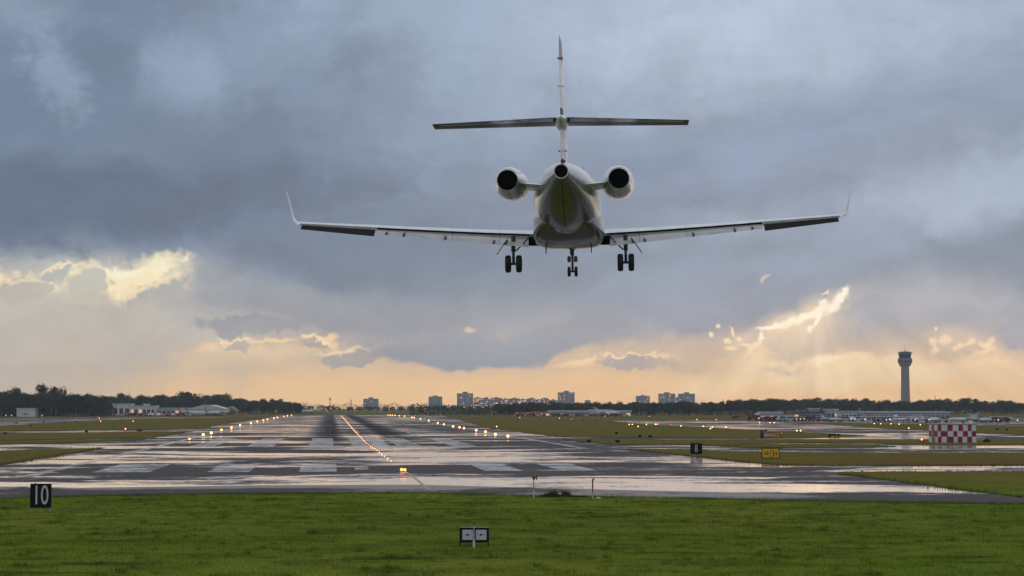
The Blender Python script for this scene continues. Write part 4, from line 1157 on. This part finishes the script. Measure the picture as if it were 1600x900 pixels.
def mast(x, y0, y1, D, label, r=.35, cat='mast'):
    p_ = at(x, 640, D); t_ = thing('radio_mast', label, cat, Vector((p_.x, D, 0)))
    bm = bmesh.new(); tube(bm, [(0, 0, 0), (0, 0, at(x, y1, D).z)], [r, r * .5], 6); obj('pole', bm, M['flatdark'], t_)
    bm = bmesh.new(); box(bm, (0, 0, at(x, y1 + (y0 - y1) * .2, D).z), (r * 2.6, r * 2, r * 2.5)); obj('head', bm, M['flatdark'], t_)
mast(679.8, 630, 616.5, 2980, 'mast on the skyline at the small pale tower block'); mast(1004.7, 630, 615, 2980, 'mast on the skyline at the shorter tower block with an antenna')
mast(515.5, 635, 621, 2200, 'stout dark mast on the skyline beyond the runway end', .7); mast(438.5, 633, 624, 2200, 'squat mast on the skyline above the left row of edge lights', 1.6)
mast(548.5, 635, 623.5, 2200, 'thin mast on the skyline left of the low slab block', .5); mast(1130, 632, 623.5, 1800, 'thin mast over the trees right of the twin tower blocks', .4)
mast(1461.5, 632, 617, 1500, 'thin mast over the trees right of the control tower', .25); mast(1579, 632, 625.5, 1500, 'short dark mast over the trees at the right end', .4)
mast(189.5, 640, 622, 1010, 'thin pole on the left end of the low white terminal', .12); mast(201.5, 648, 608, 1005, 'tall pole with a dark head over the low white terminal', .16)
mast(321, 640, 627.5, 1000, 'thin pole on the roof of the gabled white hangar', .2); mast(80, 651, 638, 840, 'grey lamp pole before the left wood', .14); mast(87.5, 651, 638.5, 842, 'white topped pole before the left wood, right of the grey one', .14)


# ------------------------------------------------------------------ airport buildings
def building(nm, label, x0, x1, ytop, D, wall, roof, depth=14, bays=5, rise=0.0, lit=0, flatroof=.35, cat='building'):
    xa, xb = at(x0, 640, D).x, at(x1, 640, D).x; H = at((x0 + x1) / 2, ytop, D).z; w_ = xb - xa
    t = thing(nm, label, cat, Vector(((xa + xb) / 2, D, 0)))
    Hw = H - rise - flatroof
    bm = bmesh.new(); box(bm, (0, depth / 2, Hw / 2), (w_, depth, Hw), 0, .04); obj('wall', bm, M[wall], t)
    bm = bmesh.new()
    if rise:
        o_ = .4; loft([[Vector((-w_ / 2 - o_, y, Hw)), Vector((w_ / 2 + o_, y, Hw)), Vector((w_ / 2 + o_, y, Hw + .25)), Vector((w_ * .1, y, H)), Vector((-w_ * .1, y, H)), Vector((-w_ / 2 - o_, y, Hw + .25))] for y in (-o_, depth + o_)], (True, True), bm)
    else: box(bm, (0, depth / 2, Hw + flatroof / 2), (w_ + .8, depth + .8, flatroof), 0, .05)
    obj('roof', bm, M[roof], t)
    for k in range(bays):
        x = -w_ / 2 + (k + .5) * w_ / bays; ww = w_ / bays * .62; hh = min(Hw * .55, 3.2)
        litw = random.random() < lit * .45
        bm = bmesh.new(); box(bm, (x, -.03, .25 + hh / 2), (ww, .10, hh)); fr_ = obj('window', bm, M['window' if litw else 'glass'], t)
        bm = bmesh.new(); box(bm, (x, -.10, .25 + hh * .5), (ww * .06, .06, hh)); obj('mullion', bm, M['wallwhite'], fr_)
    return t


t = building('storage_shed', 'plain white box shed in front of the dark left wood', 26, 55, 637.5, 843, 'wallwhite', 'roofpale', 6, 0)
q = bmesh.new(); box(q, (-.1, -.04, 1.15), (1.9, .06, .5)); obj('sign_strip', q, M['cabdark'], t)
building('terminal_building', 'low white terminal with upper storey at its left end', 176, 203, 630.5, 1040, 'wallwhite', 'roofpale', 12, 3, 0, .3)
building('terminal_building', 'long low white wing between the terminal and the gabled hangar', 203, 242, 633.5, 1044, 'wallwhite', 'roofpale', 12, 6, 0, .4)
building('plant_shed', 'small white block on the roof line of the low terminal wing', 224, 231, 631, 1052, 'wallwhite', 'roofpale', 5, 1)
building('link_building', 'grey link building with lit cars before it, left of the gabled hangar', 240, 300, 637, 1050, 'wallgrey', 'wallgrey', 10, 9, 0, .3)
building('hangar', 'gabled white hangar with open bays right of the link building', 296, 351, 632.5, 1030, 'wallwhite', 'roofpale', 18, 5, 2.0, .1)
building('hangar', 'curved brown roofed hangar at the right end of the left terminal', 352, 367, 635, 1035, 'wallbrown', 'wallbrown', 12, 2, 2.2, .3)
building('hangar', 'long hangar with thin pale roof in the centre of the far field', 858, 986, 641.3, 880, 'wallgrey', 'roofpale', 16, 14, 0, .22, .55)
building('hangar_office', 'pale raised office over the middle of the long central hangar', 922, 956, 640, 884, 'wallwhite', 'roofpale', 10, 4, 0, .3)
building('service_shed', 'small white shed right of the runway far end', 668, 689, 641.5, 1050, 'wallwhite', 'roofpale', 8, 3)
building('service_shed', 'white shed with grey roof at the left of the right hand terminal', 1190, 1222, 643.2, 640, 'wallwhite', 'wallgrey', 8, 5, 0, .2, .9)
building('service_shed', 'small white van sized shed beside the grey roofed shed', 1225, 1240, 649.2, 640, 'wallwhite', 'roofpale', 4, 2)
building('hangar', 'dark hangar with pale top strip among the right hand sheds', 1240, 1285, 642.5, 660, 'flatdark', 'cabdark', 12, 5, 0, .4)
building('roof_cabin', 'pale cabin on top of the dark hangar', 1267, 1280, 638, 668, 'wallgrey', 'roofpale', 5, 1)
building('service_building', 'two storey pale building between dark hangar and long terminal', 1293, 1309, 639, 660, 'wallgrey', 'roofpale', 8, 3, 0, .5)
building('service_building', 'pale low building with lit doors left of the long terminal', 1314, 1344, 642.3, 650, 'wallwhite', 'roofpale', 9, 5, 0, .5)
building('terminal_building', 'long low pale terminal at the foot of the control tower', 1352, 1484, 643, 640, 'wallgrey', 'roofpale', 16, 18, 0, .08, .5)
building('terminal_wing', 'glazed front wing along the long pale terminal', 1346, 1450, 650.5, 620, 'wallwhite', 'wallgrey', 10, 14, 0, .1)
building('service_shed', 'pale roofed shed at the far right beyond the chequered hut', 1549, 1580, 651.5, 640, 'wallgrey', 'roofpale', 8, 4, 0, .4)
building('service_shed', 'small white shed at the right end of the apron', 1576, 1596, 654, 625, 'wallwhite', 'roofpale', 6, 2, 0, .3)
building('ramp_shed', 'low striped shed left of the long central hangar', 806, 832, 644.3, 890, 'wallwhite', 'signred', 7, 4, 0, .6)
building('ramp_shed', 'low red and white shed touching the long central hangar', 836, 858, 643.5, 890, 'wallwhite', 'signred', 7, 4, 0, .6)


# ------------------------------------------------------------------ vehicles, parked aircraft, lamps near the terminals
def car_proto(m):
    t = thing('parked_car', '', 'car')
    pr = [(-2.2, .3), (2.2, .3), (2.25, .75), (1.3, .95), (.7, 1.42), (-1.2, 1.45), (-2.0, 1.0), (-2.25, .9)]
    bm = loft([[Vector((x, y, z)) for x, z in pr] for y in (-.85, .85)]); bmesh.ops.bevel(bm, geom=bm.edges[:], offset=.06, segments=2, affect='EDGES'); obj('body', bm, m, t)
    bm = loft([[Vector((x, y, z)) for x, z in ((-1.75, .98), (1.12, .98), (.62, 1.36), (-1.15, 1.38))] for y in (-.87, .87)]); obj('windows', bm, M['glass'], t)
    for x in (-1.4, 1.4):
        for y in (-.8, .8):
            bm = bmesh.new(); tube(bm, [(x, y - .1, .32), (x, y + .1, .32)], .32, 12); obj('wheel', bm, M['rubber'], t)
    for y in (-.6, .6):
        bm = bmesh.new(); ball(bm, (2.24, y, .68), .16, 8); obj('headlight', bm, M['lampwhite'], t); bm = bmesh.new(); ball(bm, (-2.24, y, .78), .13, 8); obj('tail_light', bm, M['lampred'], t)
    return t


CARS = [(car_proto(M[k]), [False], n) for k, n in (('carlight', 'pale'), ('cardark', 'dark'), ('carred', 'red'))]
spots = [(x, 650, 'before the low white terminal', 'cars before the low white terminal') for x in (193, 198, 207, 212, 222, 226, 231, 238, 249, 256, 262, 268, 274, 283)] + \
        [(x, 649.6, 'before the gabled hangar', 'cars before the gabled hangar') for x in (300, 308, 316, 326, 338, 347)] + \
        [(x, 650.9, 'before the long central hangar', 'cars before the central hangar') for x in (812, 820, 829, 842, 850, 868, 884, 897, 905, 915, 927, 934, 945, 958, 966, 975)] + \
        [(x, 658.2, 'on the apron before the right hand sheds', 'cars before the right hand sheds') for x in (1197, 1204, 1213, 1222, 1233, 1246, 1252, 1262, 1270, 1279, 1287, 1296, 1305, 1312, 1322, 1331, 1340)] + \
        [(x, 659.6, 'on the apron before the long terminal', 'cars before the long terminal') for x in (1370, 1386, 1424, 1440, 1458, 1470, 1532, 1541, 1556, 1566)]
cnt = {}
for x, y, where, grp in spots:
    k = random.randrange(3); pr_, st, nm = CARS[k]
    key = (nm, where); cnt[key] = cnt.get(key, 0) + 1
    place(pr_, st, G(x, y, .01), f'{nth(cnt[key])} {nm} car from the left parked {where}', grp, random.choice((0, pi / 2, -pi / 2, pi, .5, 2.6)))


def plane_proto():
    t = thing('parked_jet', '', 'jet')
    n = 14
    bm = loft([[Vector((y, r * cos(2 * pi * k / n), 1.7 + zc + r * sin(2 * pi * k / n))) for k in range(n)] for y, r, zc in ((6.5, .08, -.2), (5.8, .5, -.1), (4.2, .85, 0), (-2, .85, 0), (-5, .45, .25), (-7, .1, .4))]); obj('fuselage', bm, M['wallwhite'], t, True, 50)
    for s in (-1, 1):
        bm = loft([[Vector((x0, s * y, z + dz)) for x0, dz in ((le, 0), (te, 0), (te, .06), (le, tk))] for y, le, te, z, tk in ((.5, 1.6, -1.2, 1.15, .22), (7, -.9, -1.9, 1.5, .1))]); obj('wing', bm, M['wallwhite'], t)
        bm = loft([[Vector((x0, s * y, 4.3 + dz)) for x0, dz in ((le, 0), (te, 0), (te, .04), (le, .12))] for y, le, te in ((.05, -6.2, -7.6), (2.6, -7.2, -8))]); obj('tailplane', bm, M['wallwhite'], t)
        bm = bmesh.new(); tube(bm, [(-2.2, s * 1.35, 2.2), (-2.6, s * 1.35, 2.2), (-4.6, s * 1.35, 2.2)], [.4, .45, .3], 12); obj('engine', bm, M['wallgrey'], t)
        bm = bmesh.new(); tube(bm, [(-.6, s * 1.3, 1.2), (-.6, s * 1.3, .15)], .1, 8); tube(bm, [(-.6, s * 1.2, .3), (-.6, s * 1.4, .3)], .3, 12); obj('main_gear', bm, M['gear'], t)
    bm = loft([[Vector((x0, y, z)) for x0, y in ((le, 0), ((le + te) / 2, .14), (te, 0), ((le + te) / 2, -.14))] for z, le, te in ((1.9, -3.4, -6.6), (4.4, -6.0, -7.7))]); obj('fin', bm, M['wallwhite'], t)
    bm = bmesh.new(); tube(bm, [(4.6, 0, 1.1), (4.6, 0, .1)], .08, 8); tube(bm, [(4.6, -.1, .25), (4.6, .1, .25)], .25, 12); obj('nose_gear', bm, M['gear'], t)
    return t


P0, usedp = plane_proto(), [False]
for x, y, rz, sc, lb in ((1503, 661.2, 2.7, .6, 'white parked jet whose tail fin shows above the chequered hut'), (1534, 661, .4, .55, 'white parked jet right of the chequered hut on the apron'),
                         (1455, 660.6, .2, .5, 'white parked jet behind the left end of the chequered hut'), (1410, 660.0, 2.9, .5, 'small white jet parked at the middle of the long terminal'),
                         (1300, 659.6, .3, .5, 'small white jet parked before the two storey pale building'), (303, 650.0, .2, .9, 'white jet parked before the gabled hangar'),
                         (340, 649.8, 2.8, .9, 'white jet parked at the right bay of the gabled hangar'), (485, 647, 2.9, 1.0, 'white jet far beyond the left row of edge lights'),
                         (950, 650.6, .3, .9, 'white jet parked at the middle of the long central hangar')):
    place(P0, usedp, G(x, y, .01), lb, 'parked white jets', rz, (sc,) * 3)

# rotorcraft / red machines at right of centre
def heli():
    t = thing('helicopter', 'red helicopter standing on the far grass left of the grey roofed shed', 'helicopter', G(1150, 655.5), .05)
    n = 12
    bm = loft([[Vector((x, r * cos(2 * pi * k / n), 1.5 + zc + r * sin(2 * pi * k / n))) for k in range(n)] for x, r, zc in ((-2.6, .1, -.2), (-2.2, .6, -.1), (-.8, .9, 0), (.8, .8, .1), (1.8, .35, .4), (5.5, .14, .6))]); obj('fuselage', bm, M['carred'], t, True, 50)
    bm = bmesh.new(); box(bm, (0, 0, 2.55), (.25, .25, .5)); obj('rotor_mast', bm, M['gear'], t)
    bm = bmesh.new()
    for a in (.2, .2 + pi): tube(bm, [(0, 0, 2.8), (5.2 * cos(a), 5.2 * sin(a), 2.72)], .07, 6)
    obj('rotor_blades', bm, M['gear'], t)
    bm = loft([[Vector((x, y, z)) for x, y in ((a, -.06), (b2, -.06), (b2, .06), (a, .06))] for z, a, b2 in ((1.9, 4.9, 5.6), (3.0, 5.3, 5.8))]); obj('fin', bm, M['red'], t)
    bm = bmesh.new()
    for s in (-1, 1): tube(bm, [(-2, s * .9, .08), (1.5, s * .9, .08)], .07, 8); tube(bm, [(-1, s * .9, .1), (-1, s * .5, .8)], .05, 6); tube(bm, [(.8, s * .9, .1), (.8, s * .5, .8)], .05, 6)
    obj('skid', bm, M['gear'], t); return t
hh_ = heli(); hh_.scale = (.62,) * 3
t = thing('fire_truck', 'red and white airport truck left of the grey roofed shed', 'truck', G(1177, 657.0), .1)
bm = bmesh.new(); box(bm, (0, 0, 1.2), (4.2, 1.9, 1.2), 0, .1); obj('body', bm, M['carred'], t); bm = bmesh.new(); box(bm, (1.4, 0, 1.95), (1.3, 1.8, .7), 0, .1); obj('cab', bm, M['checkwhite'], t)
for x in (-1.3, 1.3):
    for s in (-1, 1):
        bm = bmesh.new(); tube(bm, [(x, s * .7, .42), (x, s * .95, .42)], .42, 12); obj('wheel', bm, M['rubber'], t)
bm = bmesh.new(); box(bm, (1.4, 0, 2.36), (.3, 1.0, .12), 0, .03); obj('beacon_bar', bm, M['lampred'], t)


def lamp_proto(m, hgt, nm, r):
    t = thing(nm, '', 'lamp'); bm = bmesh.new(); tube(bm, [(0, 0, 0), (0, 0, hgt)], [.09, .05], 6); obj('pole', bm, M['post'], t)
    bm = bmesh.new(); ball(bm, (0, 0, hgt + r * .6), r, 8, (1, 1, .8)); obj('lamp_head', bm, M[m], t, True); return t


L1, u1 = lamp_proto('lampamber', 7.5, 'street_lamp', .30), [False]
far = sorted([(493, 639), (498, 639), (504, 638.5), (509, 639), (516.5, 637.5), (517, 639), (527, 639), (541, 638), (563, 635), (587, 639.5), (594, 639.3), (608, 640), (713, 642), (719, 642.5), (725, 636), (759, 635.5), (760, 634), (766.5, 636.5), (790, 637.5), (798, 638),
              (747, 626), (765, 623), (776, 630), (806, 630), (812, 629), (833, 631), (850, 629), (451, 640), (462, 640.5), (511, 644.5), (555, 643), (432, 641)])
for i, (x, y) in enumerate(far):
    D = 1350 if y > 634 else 1480; q_ = at(x, 640, D); z_ = at(x, y, D).z; sc = max(.2, z_ / 7.7)
    place(L1, u1, Vector((q_.x, D, 0)), f'{nth(i + 1)} amber street lamp from the left beyond the runway end', 'amber street lamps beyond the runway end', 0, (1.2, 1.2, sc))
L2, u2 = lamp_proto('lampwhite', .9, 'apron_lamp', .2), [False]
for i, (x, yb) in enumerate([(9, 653), (18, 653), (66, 653), (252, 649.5), (264, 650), (270, 650.2), (277, 650), (232, 650.5), (1186, 658.5), (1302, 659.5), (1352, 661), (1390, 661), (1452, 661.5), (1560, 662), (1590, 663)]):
    place(L2, u2, G(x, yb), f'{nth(i + 1)} pale apron lamp from the left', 'pale lamps on the aprons')

# taxiway lights and little markers scattered over the verges
def stub(m, nm, r, hgt):
    t = thing(nm, '', 'taxiway light' if 'light' in nm else 'marker'); bm = bmesh.new(); tube(bm, [(0, 0, 0), (0, 0, hgt)], [.09, .05], 8); obj('stem', bm, M['black'], t)
    bm = bmesh.new(); ball(bm, (0, 0, hgt + r * .6), r, 8); obj('lamp', bm, M[m], t, True); return t
T1, v1 = stub('lampwarm', 'taxiway_light', .10, .28), [False]
tw = sorted([(983, 665.5), (988, 665.5), (997, 669), (1010, 665.5), (1024, 665.2), (1027, 665.2), (1048, 666), (1064, 668), (1099, 668.7), (1110, 672.5), (1113, 670), (1134, 670), (1187, 662.3), (1203, 662.5), (1210, 662.5), (1089, 657), (1119, 657.3), (1245, 676), (1251, 676), (874, 655), (812, 654), (893, 657), (1420, 672),
             (1366, 664), (1376, 664.2), (1392, 664.6), (1405, 665), (1438, 666), (776, 669), (155, 654.8), (157, 660), (196, 673), (208, 660), (945, 651.5), (1015, 652)])
for i, p in enumerate(tw): place(T1, v1, G(p[0], p[1], .06), f'{nth(i + 1)} small glowing taxiway light from the left on the verges', 'taxiway lights on the verges')
T2, v2 = stub('lampred', 'obstruction_light', .13, .5), [False]
for i, p in enumerate([(152, 654), (679, 652), (695, 652.5), (662, 649), (742, 653.5), (830, 649), (1048, 668.3), (213, 650.8), (195, 651)]): place(T2, v2, G(p[0], p[1], .06), f'{nth(i + 1)} red ground light in the list of red lights, counted from the left', 'red ground lights') if False else None
reds = sorted([(152, 654), (679, 652), (695, 652.5), (662, 650.5), (742, 653.5), (830, 651), (1048, 668.3), (213, 651.3), (195, 651.3), (385, 651), (1275, 660.5), (1262, 660)])
for i, p in enumerate(reds): place(T2, v2, G(p[0], p[1], .06), f'{nth(i + 1)} red ground light from the left on the far field', 'red ground lights')


def marker_board():
    t = thing('marker_board', '', 'marker'); bm = bmesh.new(); box(bm, (0, 0, .30), (.50, .14, .30), 0, .02); obj('board', bm, M['black'], t)
    for x in (-.25, .25):
        bm = bmesh.new(); box(bm, (x, 0, .08), (.06, .06, .16)); obj('leg', bm, M['post'], t)
    return t
B0, v3 = marker_board(), [False]
bd = sorted([(8, 680), (26, 662.5), (68, 661), (101, 662), (119, 661), (135, 677), (216, 675), (220, 675), (48, 667), (963, 679.5), (1000, 685), (1016, 685), (843, 656.5), (893, 657.5), (910, 658.5), (932, 658.5), (718, 653), (740, 654.8), (920, 693), (965, 693.5), (1196, 675), (1558, 673.5), (1573, 673.5)])
for i, p in enumerate(bd): place(B0, v3, G(p[0], p[1], .06), f'{nth(i + 1)} small dark marker board from the left on the verges', 'dark marker boards on the verges', random.uniform(-.3, .3))

# ------------------------------------------------------------------ haze
HZD = .00015
bm = bmesh.new(); box(bm, (0, 1350, 33.5), (5400, 4100, 69))
T = mat('evening_haze'); v = T.new('ShaderNodeVolumePrincipled'); v.inputs['Color'].default_value = (.78, .85, .97, 1); v.inputs['Density'].default_value = HZD; v.inputs['Anisotropy'].default_value = .3
T.l.new(v.outputs[0], T.out.inputs['Volume'])
hz = obj('haze', bm, T.m); hz['kind'] = 'stuff'

for o in list(bpy.data.objects):            # a prototype that was never placed must not linger
    if o.get('label') == '' : bpy.data.objects.remove(o)
